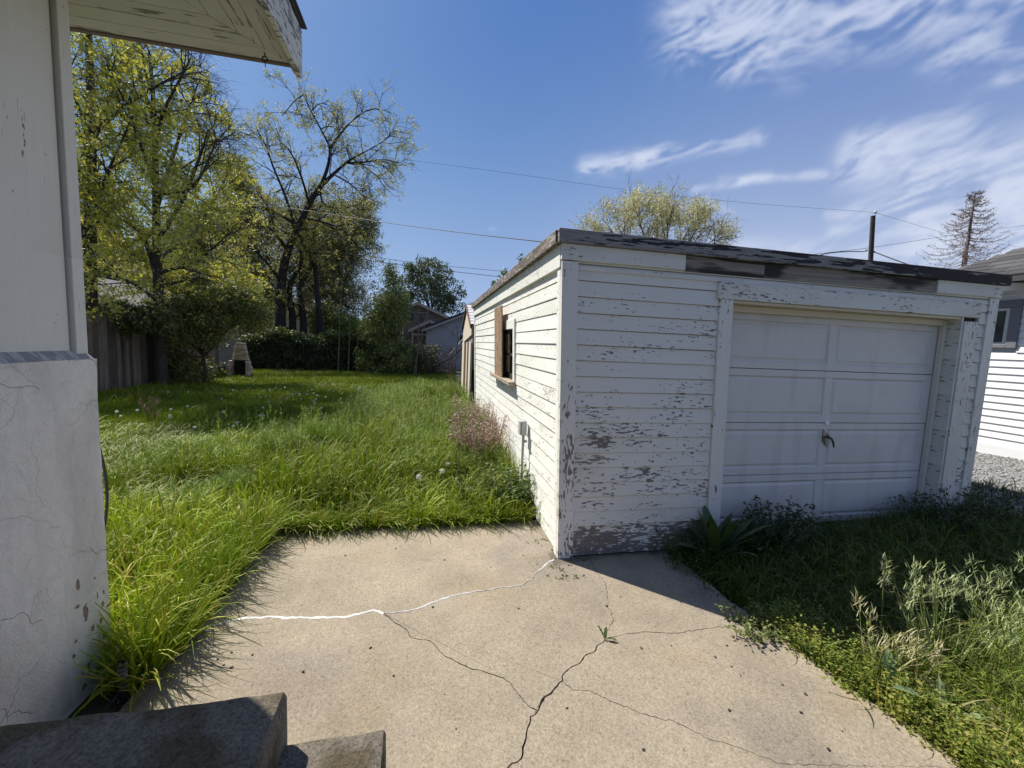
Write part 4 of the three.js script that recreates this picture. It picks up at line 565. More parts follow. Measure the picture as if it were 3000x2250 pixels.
{ // white house to the right
  const X = 8.79, zf = -5.45, zn = 3, t = thing('neighbouring_house', 'white clapboard house with grey window trim right of the garage', 'house', [X, 0.3, -4]);
  const white = plain(0.72, 0.72, 0.71, 0.7), grey = plain(0.15, 0.15, 0.17, 0.7), y0 = 0.3;
  part('wall', box(X + 0.03, X + 6, y0 - 0.2, 3.25, zf, zn), plain(0.5, 0.5, 0.5), t);
  for (let k = 0; k < 25; k++) { const y = y0 + 0.16 + k * 0.112, cut = y + 0.11 > 1.98 && y < 2.64; const runs = cut ? [[zf, -5.34], [-4.565, zn]] : [[zf, zn]]; for (const [a, b] of runs) part('siding_board', prism([[X + 0.03, y], [X - 0.014, y], [X + 0.006, y + 0.108], [X + 0.03, y + 0.108]].reverse(), a, b, 'z'), white, t); }
  part('skirt_board', box(X - 0.03, X + 0.03, y0 - 0.03, y0 + 0.155, zf, -3.55, 0.004), white, t); part('corner_board', box(X - 0.035, X + 0.03, y0, 3.2, zf - 0.03, zf + 0.08, 0.004), white, t);
  part('downpipe', box(X - 0.09, X - 0.03, y0 + 0.02, 1.1, -4.2, -4.14, 0.01), white, t);
  const w = new THREE.Group(); w.name = numbered('window'); t.add(w); w.userData.label = 'dark window in wide grey trim';
  const wb = (n, a, b, c, d, x0, x1, m) => part(n, box(x0, x1, c, d, a, b, 0.003), m, w);
  wb('trim_board', -5.34, -4.56, 2.605, 2.72, X - 0.04, X + 0.03, grey); wb('trim_board', -4.685, -4.565, 1.985, 2.603, X - 0.04, X + 0.03, grey); wb('trim_board', -5.335, -5.215, 1.985, 2.603, X - 0.04, X + 0.03, grey); wb('sill', -5.213, -4.687, 1.985, 2.03, X - 0.04, X + 0.03, grey);
  wb('frame', -4.735, -4.687, 2.032, 2.6, X - 0.02, X + 0.03, plain(0.5, 0.5, 0.46, 0.6)); wb('frame', -5.21, -4.736, 2.032, 2.07, X - 0.02, X + 0.03, plain(0.5, 0.5, 0.46, 0.6)); wb('frame', -5.21, -4.736, 2.56, 2.6, X - 0.02, X + 0.03, plain(0.5, 0.5, 0.46, 0.6));
  wb('pane', -5.21, -4.737, 2.071, 2.559, X + 0.0, X + 0.008, plain(0.03, 0.036, 0.04, 0.08));
  // eaves, roof with courses of shingles
  const ov = 0.5, zr = zf - 0.28, sl = 0.60, ex = X - ov, ey = 2.98;
  part('soffit', box(ex, X - 0.03, ey - 0.02, ey - 0.001, zr, zn), plain(0.03, 0.03, 0.035), t);
  { const v = [[ex, ey, zr], [ex, ey, zn], [ex + 4, ey + 4 * sl, zn], [ex + 4, ey + 4 * sl, zr + 4], [ex + 8, ey, zr]], p = []; for (const k of [0, 1, 2, 0, 2, 3, 0, 3, 4]) p.push(...v[k]); const g = new THREE.BufferGeometry(); g.setAttribute('position', new THREE.Float32BufferAttribute(p, 3)); g.computeVertexNormals(); part('roof_deck', worldUV(g), plain(0.04, 0.04, 0.04, 0.95, { side: THREE.DoubleSide }), t); }
  part('fascia_board', box(ex - 0.022, ex - 0.001, ey - 0.05, ey + 0.05, zr, zn, 0.003), plain(0.05, 0.05, 0.055), t);
  for (const z of [zr + 0.12, -4.62, -3.6]) part('rafter_tail', prism([[ex - 0.06, ey - 0.06], [ex - 0.06, ey - 0.19], [X - 0.04, ey - 0.12], [X - 0.04, ey - 0.021]], z, z + 0.07, 'z'), plain(0.75, 0.75, 0.73, 0.6), t);
  const sh = [0.05, 0.066, 0.085].map((c) => plain(c, c * 0.99, c * 1.0, 0.95));
  for (let i = 0; i < 22; i++) { const a = i * 0.13, x0 = ex - 0.03 + a, x1 = x0 + 0.15, yA = ey + 0.045 + a * sl + 0.012, yB = ey + 0.045 + (a + 0.15) * sl; const zs = zr + Math.max(0, x0 - ex) - 0.02; let z = zs - (i % 2) * 0.14; while (z < -2.0) { const w2 = R(0.24, 0.34); part('shingle', prism([[x0, yA - 0.012], [x0, yA + R(0, 0.004)], [x1, yB], [x1, yB - 0.01]].reverse(), Math.max(z, zs), Math.max(z, zs) + Math.max(0.03, z + w2 - 0.005 - Math.max(z, zs)), 'z'), pick(sh), t); z += w2; } }
}
// ------------------------------------------------------------------ trees
const leafMat = (tr = 0.45, rough = 0.7) => phy({ color: 0xffffff, roughness: rough, transmission: tr, thickness: 0, side: THREE.DoubleSide });
const barkTex = tex(256, 512, 0.6, 1.2, (x, y, o) => { const g = fbm(x * 30, y * 7, 4, 5), q = 0.4 + 1.1 * g; o[0] = 0.062 * q; o[1] = 0.052 * q; o[2] = 0.044 * q; o[3] = g; });
const bark = std({ ...barkTex, bumpScale: 0.02, roughness: 1 }), twigBrown = plain(0.10, 0.075, 0.055, 0.95), paleTwig = plain(0.17, 0.155, 0.12, 0.9);
function cluster(n, spread, len, wid, droop = 0.3) { const q = new Quads(); for (let i = 0; i < n; i++) { const c = rdir().multiplyScalar(spread * Math.cbrt(rnd())), d = rdir(); d.y = d.y * 0.6 - droop; d.normalize(); const nn = rdir(); nn.y = Math.abs(nn.y) + 0.4; q.leaf(c, d, nn.normalize(), len * R(0.65, 1.2), wid * R(0.7, 1.2)); } return q.geo(); }
// limbs: arrays of points with start and end radius; every limb bears branches, branches bear twigs, twigs bear leaves
function grow(tb, pts, r0, r1, lvl, o, anchors) {
  const n = lvl === 0 ? Math.max(8, pts.length * 4) : 5, cv = new THREE.CatmullRomCurve3(pts), P = cv.getPoints(n), L = cv.getLength();
  tb.add(P, (t) => mix(r0, r1, Math.pow(t, 0.8)), lvl === 0 ? 8 : lvl === 1 ? 5 : 3);
  if (lvl >= o.leafFrom) { const k = o.leafN * Math.max(1, Math.round(L / o.leafStep)); for (let i = 0; i < k; i++) { const t = R(0.15, 1), p = cv.getPoint(t); anchors.push(p.addScaledVector(rdir(), o.leafOff)); } }
  if (lvl >= o.n.length) return;
  const m = Math.round(o.n[lvl] * (lvl === 0 ? L / o.per : 1));
  for (let i = 0; i < m; i++) {
    const t = lvl === 0 ? mix(o.t0, 1, (i + rnd()) / m) : R(0.25, 1), p = cv.getPoint(t), tg = cv.getTangent(t), s = rdir().cross(tg).normalize(), an = R(o.ang[0], o.ang[1]);
    const d = tg.clone().multiplyScalar(Math.cos(an)).addScaledVector(s, Math.sin(an)); d.y += o.up; d.normalize();
    const len = (lvl === 0 ? o.len[0] * R(0.55, 1.15) * (1 - 0.45 * t) : o.len[lvl] * R(0.5, 1.2)), q = [p]; let c = p.clone();
    for (let k = 1; k <= 4; k++) { d.addScaledVector(rdir(), o.wob); d.y += o.grav[lvl] / 4; d.normalize(); c = c.clone().addScaledVector(d, len / 4); q.push(c); }
    const rr = mix(r0, r1, Math.pow(t, 0.8)); grow(tb, q, Math.min(rr * 0.65, o.r[lvl]), o.r[lvl] * 0.35, lvl + 1, o, anchors);
  }
}
function tree(name, label, category, base, limbs, o, leaf, group) {
  const t = thing(name, label, category, base, 0, group), tb = new Tubes(), anc = [];
  for (const [pts, r0, r1] of limbs) grow(tb, pts, r0, r1, 0, o, anc);
  part('trunk', tb.geo(), o.bark || bark, t);
  if (leaf) { const lists = leaf.geos.map(() => []); for (const p of anc) { if (leaf.keep && !leaf.keep(p)) continue; const k = Math.floor(rnd() * leaf.geos.length), c = pick(leaf.cols), v = R(0.75, 1.25); lists[k].push({ p: p.sub(t.position), e: [R(0, 6.3), R(0, 6.3), R(0, 6.3)], s: R(0.7, 1.2) * (leaf.s || 1), c: [c[0] * v, c[1] * v, c[2] * v] }); } lists.forEach((l, i) => l.length && instances('crown', leaf.geos[i], leaf.mat, l, t)); }
  return t;
}
const px = (a, z) => a.map(([u, v, dz]) => U(u, v, z + (dz || 0)));
const root = (p, y) => new THREE.Vector3(p.x, y, p.z);
const crownEdge = (() => { const a = U(420, 150, -15), b = U(525, 380, -15); return (p, z) => { const k = z / -15, t = (p.y - EYE - (b.y - EYE) * k) / ((a.y - b.y) * k); return (b.x + (a.x - b.x) * t) * k; }; })();   // the airy outline of the two leafy trees on their right
{ // big yellow-green tree at the left
  const Z = -12.4, tr = px([[345, 735], [342, 640], [338, 480], [335, 330], [330, 200], [322, 110]], Z), b0 = root(tr[0], 0.1);
  const L = [[[b0, ...tr], 0.17, 0.026]];
  const add = (a, r0, z = Z) => L.push([px(a, z), r0, 0.012]);
  add([[341, 600], [300, 500], [240, 470, 0.6], [170, 508, 1.2]], 0.07); add([[338, 520], [390, 440, 0.8], [430, 343, 1.4], [450, 280, 1.6]], 0.07); add([[337, 450], [375, 333, -0.8], [410, 227, -1.4], [436, 160, -1.6]], 0.07);
  add([[336, 400], [300, 300, 1], [273, 227, 1.4], [230, 140, 1.8]], 0.06); add([[335, 340], [350, 250, 1], [390, 170, 2], [412, 125, 2.2]], 0.05); add([[340, 560], [420, 500, -1.2], [480, 400, -2], [510, 330, -2.2]], 0.06);
  add([[340, 590], [430, 560, 1.4], [500, 500, 2]], 0.05); add([[343, 650], [260, 600, 1.4], [190, 590, 2]], 0.05); add([[338, 470], [270, 400, -1], [215, 350, -1.6]], 0.05);
  add([[341, 620], [420, 600, -1], [490, 580, -1.6]], 0.05); add([[333, 260], [300, 160, -0.8], [280, 90, -1]], 0.05); add([[337, 420], [420, 400, 1.5], [470, 300, 2]], 0.05);
  add([[338, 500], [250, 540, -1.4], [190, 560, -2]], 0.05); add([[336, 400], [440, 330, -1.4], [500, 270, -2]], 0.04);
  tree('leafy_tree', 'tall yellow-green tree in young leaf behind the board fence', 'tree', b0, L, { n: [1, 6, 4], per: 0.36, t0: 0.26, len: [1.15, 0.75, 0.4], ang: [0.5, 1.15], up: 0.08, wob: 0.16, grav: [0, -0.3, -0.6], r: [0.022, 0.009, 0.004], leafFrom: 2, leafN: 2, leafStep: 0.26, leafOff: 0.09 },
    { geos: [cluster(4, 0.1, 0.098, 0.042, 0.6), cluster(5, 0.11, 0.094, 0.04, 0.5), cluster(3, 0.09, 0.105, 0.044, 0.7)], mat: leafMat(0.68), cols: [[0.62, 0.60, 0.08], [0.70, 0.66, 0.10], [0.38, 0.41, 0.05], [0.76, 0.72, 0.18], [0.52, 0.52, 0.06]], s: 0.95, keep: (p) => p.x < crownEdge(p, -12.4) + R(-0.25, 0.1) && fbm(p.x * 1.3 + p.z * 0.8, p.y * 1.3 - p.z * 0.5, 3, 201) > mix(0.35, 0.555, sstep(3.0, 7.0, p.y)) });
  const Z2 = -12.6, s1 = px([[196, 700], [194, 560], [196, 400], [197, 250], [190, 60], [180, -60]], Z2), b1 = root(s1[0], 0.1), L2 = [[[b1, ...s1], 0.2, 0.05]];
  const add2 = (a, r0) => L2.push([px(a, Z2), r0, 0.012]);
  add2([[195, 420], [190, 317], [273, 227, 0.8], [350, 180, 1.2], [410, 147, 1.4]], 0.08); add2([[194, 500], [230, 380, 1], [275, 280, 1.6]], 0.06); add2([[196, 330], [240, 200, -1], [300, 90, -1.5]], 0.06); add2([[194, 560], [160, 450, 1], [120, 380, 1.0]], 0.06); add2([[197, 300], [150, 180, 1], [110, 80, 1.2]], 0.05); add2([[194, 600], [270, 560, -1], [320, 540, -1]], 0.05);
  add2([[195, 450], [260, 330, -2], [320, 250, -3]], 0.06);
  tree('leafy_tree', 'leafy tree half hidden by the white house wall, left of the tall one', 'tree', b1, L2, { n: [1, 6, 3], per: 0.32, t0: 0.26, len: [1.3, 0.8, 0.42], ang: [0.5, 1.15], up: 0.1, wob: 0.16, grav: [0, -0.3, -0.6], r: [0.025, 0.01, 0.004], leafFrom: 2, leafN: 2, leafStep: 0.32, leafOff: 0.08 },
    { geos: [cluster(4, 0.1, 0.105, 0.045, 0.6), cluster(4, 0.11, 0.10, 0.043, 0.5)], mat: leafMat(0.68), cols: [[0.56, 0.55, 0.07], [0.66, 0.62, 0.09], [0.36, 0.40, 0.05]], s: 1, keep: (p) => p.x < crownEdge(p, -12.6) + R(-0.25, 0.1) && fbm(p.x * 1.0 + p.z * 0.7, p.y * 1.0 - p.z * 0.4, 3, 205) > mix(0.36, 0.555, sstep(3.0, 7.5, p.y)) });
}
{ // dark bare tree with sparse yellow tufts
  const Z = -20.5, L = [], add = (a, r0, r1 = 0.015) => L.push([px(a, Z), r0, r1]);
  const b = px([[606, 745]], Z)[0]; b.y = 0.1;
  L.push([[b, ...px([[606, 690], [607, 610], [622, 540], [645, 490], [668, 440], [690, 405]], Z)], 0.26, 0.10]);
  add([[690, 405], [718, 378], [748, 352], [775, 335, 0.5], [800, 322, 0.8]], 0.10, 0.02); add([[690, 408], [708, 360], [712, 320], [696, 285], [672, 240], [655, 205]], 0.09); add([[712, 325], [735, 290], [760, 262], [790, 240]], 0.06); add([[748, 352], [790, 350, 0.6], [830, 345, 1], [862, 352, 1.4]], 0.05); add([[762, 342], [800, 370, -0.6], [818, 385, -1], [826, 398, -1]], 0.04);
  add([[645, 490], [615, 470, 0.5], [570, 450, 1], [520, 445, 1.4]], 0.09, 0.03); add([[640, 500], [615, 420, -0.5], [590, 360, -1], [572, 310, -1.2], [556, 282, -1.4]], 0.08); add([[668, 440], [650, 380, 0.8], [628, 330, 1.2], [600, 300, 1.6]], 0.06); add([[622, 540], [590, 500, 1], [555, 475, 1.6], [500, 490, 2]], 0.08); add([[608, 610], [570, 560, 1], [530, 530, 1.4], [490, 540, 1.8]], 0.08);
  add([[690, 405], [700, 440, -1], [735, 450, -1.6], [780, 440, -2]], 0.05); add([[720, 376], [760, 400, 1], [790, 430, 1.4]], 0.04); add([[655, 470], [700, 480, 1], [745, 500, 1.6], [780, 540, 1.8]], 0.07); add([[672, 240], [690, 225], [700, 260]], 0.03); add([[655, 205], [640, 215], [610, 250, 0.5]], 0.03); add([[790, 240], [815, 236], [838, 262]], 0.03); add([[800, 322], [835, 300], [850, 282]], 0.03);
  for (const [u, q] of [[632, 650], [655, 640], [690, 655]]) { const c = px([[u, 745]], Z - 0.3)[0]; c.y = 0.1; L.push([[c, ...px([[u, 690], [u - 6, 620], [u + (u > 680 ? -10 : 20), 560], [q - 40 + (u - 600) * 0.7, 500]], Z - 0.3)], 0.2, 0.05]); }
  tree('bare_tree', 'dark spreading tree with bare twigs and sparse yellow tufts behind the hedge', 'tree', b, L, { n: [1, 5, 4], per: 0.3, t0: 0.2, len: [1.25, 0.8, 0.45], ang: [0.45, 1.2], up: 0.03, wob: 0.32, grav: [0.1, 0.1, 0], r: [0.03, 0.012, 0.006], leafFrom: 3, leafN: 1, leafStep: 0.4, leafOff: 0.04, bark: std({ ...barkTex, color: lin(0.6, 0.6, 0.6), bumpScale: 0.02, roughness: 1 }) },
    { geos: [cluster(6, 0.09, 0.10, 0.045), cluster(8, 0.11, 0.10, 0.042)], mat: leafMat(0.55), cols: [[0.52, 0.48, 0.09], [0.62, 0.56, 0.14], [0.32, 0.33, 0.05]], s: 1, keep: (p) => rnd() < 0.62 });
}
function fuzzyTree(name, label, Z, u, v0, blobs, cnt, geos, cols, o = {}) {   // trunk with limbs into each blob [u, v, ru, rv, rz]
  const b = px([[u, v0]], Z)[0]; b.y = o.base ?? 0.1; const L = [], m = SC / F * Math.abs(Z) / 0.95;
  const fork = px([[u, mix(v0, Math.min(...blobs.map((q) => q[1])), 0.3)]], Z)[0]; L.push([[b, fork, U(blobs[0][0], blobs[0][1], Z)], o.r || 0.12, 0.02]);
  for (const [bu, bv] of blobs.slice(1)) L.push([[fork.clone(), fork.clone().lerp(U(bu, bv, Z), 0.55).add(new THREE.Vector3(0, 0.15, R(-0.4, 0.4))), U(bu, bv, Z + R(-0.6, 0.6))], (o.r || 0.12) * 0.5, 0.012]);
  const t = thing(name, label, o.cat || 'tree', b), tb = new Tubes(), anc = []; for (const [p, r0, r1] of L) grow(tb, p, r0, r1, 0, { n: [1, 4, 2], per: o.per || 0.5, t0: 0.3, len: [o.bl || 1.2, 0.7, 0.35], ang: [0.4, 1.1], up: 0.15, wob: 0.2, grav: [0, -0.1, -0.1], r: [0.022, 0.009, 0.004], leafFrom: 9 }, anc);
  part('trunk', tb.geo(), o.bark || bark, t);
  const lists = geos.map(() => []); let tot = 0; const vol = blobs.map((q) => q[2] * q[3]); const sum = vol.reduce((a, c) => a + c, 0);
  blobs.forEach(([bu, bv, ru, rv, rz], i) => { const c = U(bu, bv, Z), n = Math.round(cnt * vol[i] / sum); for (let k = 0; k < n; k++) { const d = rdir(), q = Math.pow(rnd(), 0.42); const p = new THREE.Vector3(c.x + d.x * q * ru * m, c.y + d.y * q * rv * m, c.z + d.z * q * (rz || Math.min(ru, rv)) * m); const g = fbm(p.x * 1.7 + p.z, p.y * 1.7 + p.z * 0.6, 2, 3 + i); if (g < (o.gap ?? 0.38) + 0.1 * q) continue; const col = pick(cols), v = R(0.7, 1.25), gi = Math.floor(rnd() * geos.length); lists[gi].push({ p: p.sub(b), e: [R(0, 6.3), R(0, 6.3), R(0, 6.3)], s: R(0.7, 1.25), c: [col[0] * v, col[1] * v, col[2] * v] }); tot++; } });
  lists.forEach((l, i) => l.length && instances('crown', geos[i], o.mat || leafMat(0.35), l, t)); return t;
}
const gMid = [cluster(6, 0.16, 0.1, 0.055), cluster(7, 0.18, 0.11, 0.06)], gFine = [cluster(9, 0.22, 0.13, 0.05), cluster(8, 0.2, 0.14, 0.05)], gBig = [cluster(6, 0.34, 0.24, 0.14), cluster(7, 0.36, 0.22, 0.13)], gLong = [cluster(8, 0.2, 0.16, 0.028, 0.5), cluster(9, 0.22, 0.15, 0.028, 0.6)];
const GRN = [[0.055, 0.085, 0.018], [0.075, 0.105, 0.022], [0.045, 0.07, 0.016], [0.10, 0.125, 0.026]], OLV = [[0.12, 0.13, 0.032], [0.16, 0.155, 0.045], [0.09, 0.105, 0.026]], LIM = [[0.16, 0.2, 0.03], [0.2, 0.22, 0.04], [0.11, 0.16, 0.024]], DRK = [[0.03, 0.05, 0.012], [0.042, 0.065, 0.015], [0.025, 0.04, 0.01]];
fuzzyTree('willowy_tree', 'olive twiggy tree behind the bare tree, right of its trunk', -25, 735, 735, [[735, 480, 70, 70], [770, 560, 50, 110], [700, 560, 60, 100], [640, 480, 60, 60], [690, 640, 70, 60], [560, 500, 60, 70], [770, 680, 40, 60], [790, 470, 28, 40], [660, 560, 60, 60], [720, 590, 60, 60], [760, 500, 44, 60]], 18000, gFine, [[0.28, 0.27, 0.09], [0.36, 0.33, 0.12], [0.18, 0.19, 0.05]], { r: 0.16, gap: 0.42, per: 0.3, bl: 1.8 });
fuzzyTree('olive_tree', 'olive green tree at the far side of the yard, left of the bare tree', -24, 500, 735, [[480, 560, 70, 80], [540, 620, 60, 70], [430, 600, 60, 70], [520, 690, 60, 50], [400, 520, 50, 60], [350, 620, 60, 50], [450, 480, 50, 50], [500, 480, 50, 60], [570, 600, 60, 50], [520, 400, 34, 50]], 18000, gFine, [[0.34, 0.33, 0.05], [0.44, 0.41, 0.07], [0.22, 0.24, 0.04]], { mat: leafMat(0.6), r: 0.14, gap: 0.43, per: 0.35 });
fuzzyTree('background_tree', 'dark evergreen mass low behind the left trees', -32, 250, 735, [[230, 590, 70, 70], [320, 620, 60, 60], [180, 500, 50, 90]], 3800, gBig, GRN, { r: 0.2, gap: 0.36 });
fuzzyTree('lime_shrub', 'bright lime green sunlit shrub behind the hedge', -23, 740, 760, [[745, 715, 38, 36], [700, 700, 26, 40], [790, 735, 26, 26]], 3600, gMid, [[0.22, 0.3, 0.03], [0.28, 0.33, 0.04], [0.17, 0.24, 0.025]], { r: 0.05, gap: 0.3, cat: 'shrub' });
fuzzyTree('conical_shrub', 'tall pointed leafy shrub at the right end of the hedge', -17.6, 845, 806, [[850, 600, 17, 50], [845, 660, 36, 55], [838, 720, 48, 55], [832, 775, 56, 40], [866, 690, 22, 50], [800, 720, 24, 50]], 6800, gMid, [[0.24, 0.29, 0.05], [0.32, 0.35, 0.07], [0.16, 0.21, 0.035], [0.46, 0.46, 0.12]], { mat: leafMat(0.55), r: 0.06, gap: 0.45, cat: 'shrub' });
fuzzyTree('round_tree', 'round dark green tree above the gabled house roof', -40, 935, 740, [[930, 610, 48, 46], [965, 640, 38, 42], [905, 590, 22, 28], [985, 665, 20, 26], [925, 572, 20, 18], [885, 630, 22, 40], [890, 575, 16, 14]], 3600, gBig, [[0.09, 0.13, 0.03], [0.12, 0.16, 0.035], [0.065, 0.10, 0.024]], { r: 0.22, gap: 0.47, bl: 1.6, per: 0.7 });
fuzzyTree('small_pale_tree', 'pale feathery tree top beside the narrow shed roof', -44, 1020, 720, [[1020, 672, 14, 16], [1030, 690, 12, 14]], 900, gLong, OLV, { r: 0.1, gap: 0.3 });
fuzzyTree('pale_willow', 'pale yellow willow showing above the garage roof', -15.5, 1420, 760, [[1420, 480, 120, 70], [1335, 488, 90, 56], [1268, 500, 44, 40], [1300, 470, 40, 40], [1490, 490, 80, 60], [1275, 515, 40, 28], [1560, 510, 28, 34], [1440, 436, 70, 40], [1370, 440, 40, 34], [1520, 470, 54, 40], [1560, 500, 34, 26]], 3900, [cluster(9, 0.26, 0.16, 0.03, 0.5), cluster(8, 0.3, 0.15, 0.03, 0.6)], [[0.62, 0.57, 0.27], [0.70, 0.65, 0.34], [0.42, 0.41, 0.13], [0.54, 0.49, 0.2]], { r: 0.12, gap: 0.47, per: 0.3, bl: 1.5, mat: leafMat(0.6), bark: twigBrown });
{ // dead conifer
  const Z = -28, a = U(2072, 640, Z), b = root(a, 0), top = U(2108, 412, Z), tb = new Tubes(); tb.add([b, a.clone(), U(2084, 560, Z), U(2097, 480, Z), top], [0.30, 0.24, 0.16, 0.09, 0.02], 8);
  const H0 = 4, H1 = top.y, axis = new THREE.CatmullRomCurve3([b, a, U(2084, 560, Z), U(2097, 480, Z), top]);
  for (let i = 0; i < 190; i++) { const t = mix(0.3, 0.995, i / 190), p = axis.getPoint(t), yaw = R(0, 6.28), len = mix(4.9, 0.35, Math.pow((t - 0.3) / 0.7, 0.8)) * R(0.75, 1.1), h = new THREE.Vector3(Math.cos(yaw), 0, Math.sin(yaw)), pts = []; for (let k = 0; k <= 5; k++) { const q = k / 5; pts.push(p.clone().addScaledVector(h, len * q).add(new THREE.Vector3(R(-0.04, 0.04), len * (-0.42 * q + 0.5 * q * q * q), R(-0.04, 0.04)))); } tb.add(pts, [0.026, 0.022, 0.017, 0.013, 0.010, 0.006], 3);
    for (let j = 0; j < 20; j++) { const q = R(0.25, 1), k = Math.min(4, Math.floor(q * 5)), s = pts[k].clone().lerp(pts[k + 1], q * 5 - k), d = h.clone().multiplyScalar(0.5).add(rdir().multiplyScalar(0.8)); d.y -= 0.25; d.normalize(); const l = R(0.2, 0.55) * mix(1, 0.5, t); tb.add([s, s.clone().addScaledVector(d, l * 0.5), s.clone().addScaledVector(d, l).add(new THREE.Vector3(0, 0.06, 0))], [0.012, 0.010, 0.007], 3); } }
  H0; H1; const t = thing('dead_conifer', 'bare dead conifer with upswept grey branches at the right', 'tree', b); part('trunk', tb.geo(), plain(0.19, 0.15, 0.125, 1), t);
}
{ // lilac thicket before the fence
  fuzzyTree('lilac_shrub', 'big dark lilac shrub with drooping leafy branches before the fence', -13, 440, 822, [[405, 700, 50, 50], [450, 690, 56, 56], [415, 760, 54, 48], [415, 815, 62, 20], [372, 790, 38, 30], [478, 700, 40, 36], [375, 655, 40, 34], [500, 655, 50, 36], [425, 800, 38, 18], [550, 668, 32, 32], [385, 785, 26, 20], [340, 664, 24, 18]], 8600, [cluster(6, 0.12, 0.075, 0.052), cluster(6, 0.13, 0.08, 0.054)], [[0.19, 0.24, 0.04], [0.27, 0.30, 0.055], [0.10, 0.14, 0.025], [0.36, 0.37, 0.09]], { mat: leafMat(0.5), r: 0.05, gap: 0.48, cat: 'shrub', per: 0.3, bl: 0.8, bark: plain(0.085, 0.045, 0.03, 0.95) });
  fuzzyTree('lilac_shrub', 'leafy lilac hanging over the top of the board fence', -11.6, 260, 725, [[230, 700, 34, 14], [290, 695, 40, 18], [340, 690, 30, 22], [200, 690, 20, 14], [260, 672, 40, 12]], 1100, [cluster(6, 0.13, 0.1, 0.07), cluster(6, 0.14, 0.1, 0.07)], [[0.07, 0.10, 0.02], [0.10, 0.13, 0.026], [0.14, 0.16, 0.04]], { r: 0.03, gap: 0.34, cat: 'shrub', per: 0.3, bl: 0.6, base: 0.1, bark: twigBrown });
  const gp2 = cluster(26, 0.09, 0.03, 0.024, 0), pm = plain(0.30, 0.25, 0.42, 0.8, { side: THREE.DoubleSide });
  for (const [u, v, z] of [[560, 655, -15.2], [548, 672, -15.2], [575, 690, -15.2], [582, 672, -15.2], [325, 708, -12.3], [300, 712, -12.3], [530, 668, -15.1]]) { const t = mesh('lilac_blossom', gp2, pm, scene); t.position.copy(U(u, v, z)); t.scale.set(1, 1.5, 1); t.rotation.set(R(-0.3, 0.3), R(0, 6), R(-0.3, 0.3)); setud(t, u < 400 ? 'pale mauve lilac blossom on top of the board fence' : 'pale mauve lilac blossom on the dark shrub left of the bare tree', 'blossom', u < 400 ? 'lilac blossoms on the fence' : 'lilac blossoms on the dark shrub'); }
}
{ // ivy hedge along the back
  const Z = -18.4, t = thing('ivy_hedge', 'dark ivy covered hedge along the back of the lawn', 'hedge', [-4, 0.2, Z]), x0 = -7.2, x1 = -1.4;
  const g = new THREE.BoxGeometry(x1 - x0, 1.55, 0.5, 40, 14, 6); g.translate((x0 + x1) / 2, 0.85, Z - 0.15); warp(g, (v) => { const n = fbm(v.x * 2.2, v.y * 2.2, 3, 8) - 0.5; v.z += n * 0.35; if (v.y > 1.2) v.y += 0.5 * (fbm(v.x * 1.5, 2, 2, 9) - 0.5) - 0.1; }); g.computeVertexNormals();
  part('stems', g, plain(0.022, 0.02, 0.014, 1), t);
  const geos = [cluster(7, 0.14, 0.085, 0.075), cluster(7, 0.15, 0.08, 0.07)], l = [[], []];
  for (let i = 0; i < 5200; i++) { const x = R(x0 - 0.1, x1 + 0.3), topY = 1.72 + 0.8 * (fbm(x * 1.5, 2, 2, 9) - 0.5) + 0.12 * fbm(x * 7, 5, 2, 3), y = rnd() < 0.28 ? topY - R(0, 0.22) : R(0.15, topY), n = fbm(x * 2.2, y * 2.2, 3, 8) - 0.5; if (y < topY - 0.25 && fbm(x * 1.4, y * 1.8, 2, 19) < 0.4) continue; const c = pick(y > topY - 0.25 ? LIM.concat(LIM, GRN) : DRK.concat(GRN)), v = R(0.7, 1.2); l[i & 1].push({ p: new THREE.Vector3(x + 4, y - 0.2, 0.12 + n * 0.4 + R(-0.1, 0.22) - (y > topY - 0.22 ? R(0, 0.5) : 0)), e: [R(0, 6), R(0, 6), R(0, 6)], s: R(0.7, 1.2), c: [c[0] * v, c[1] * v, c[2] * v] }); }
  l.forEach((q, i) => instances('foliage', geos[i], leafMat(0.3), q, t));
  const b2 = G(700, 806, 0.25); setud(part('timber_edging', box(b2.x - 2.1, b2.x + 1.4, 0.15, 0.3, Z + 0.75, Z + 0.83, 0.01), fenceMats[2], scene), 'low grey timber edging at the foot of the hedge', 'edging');
}
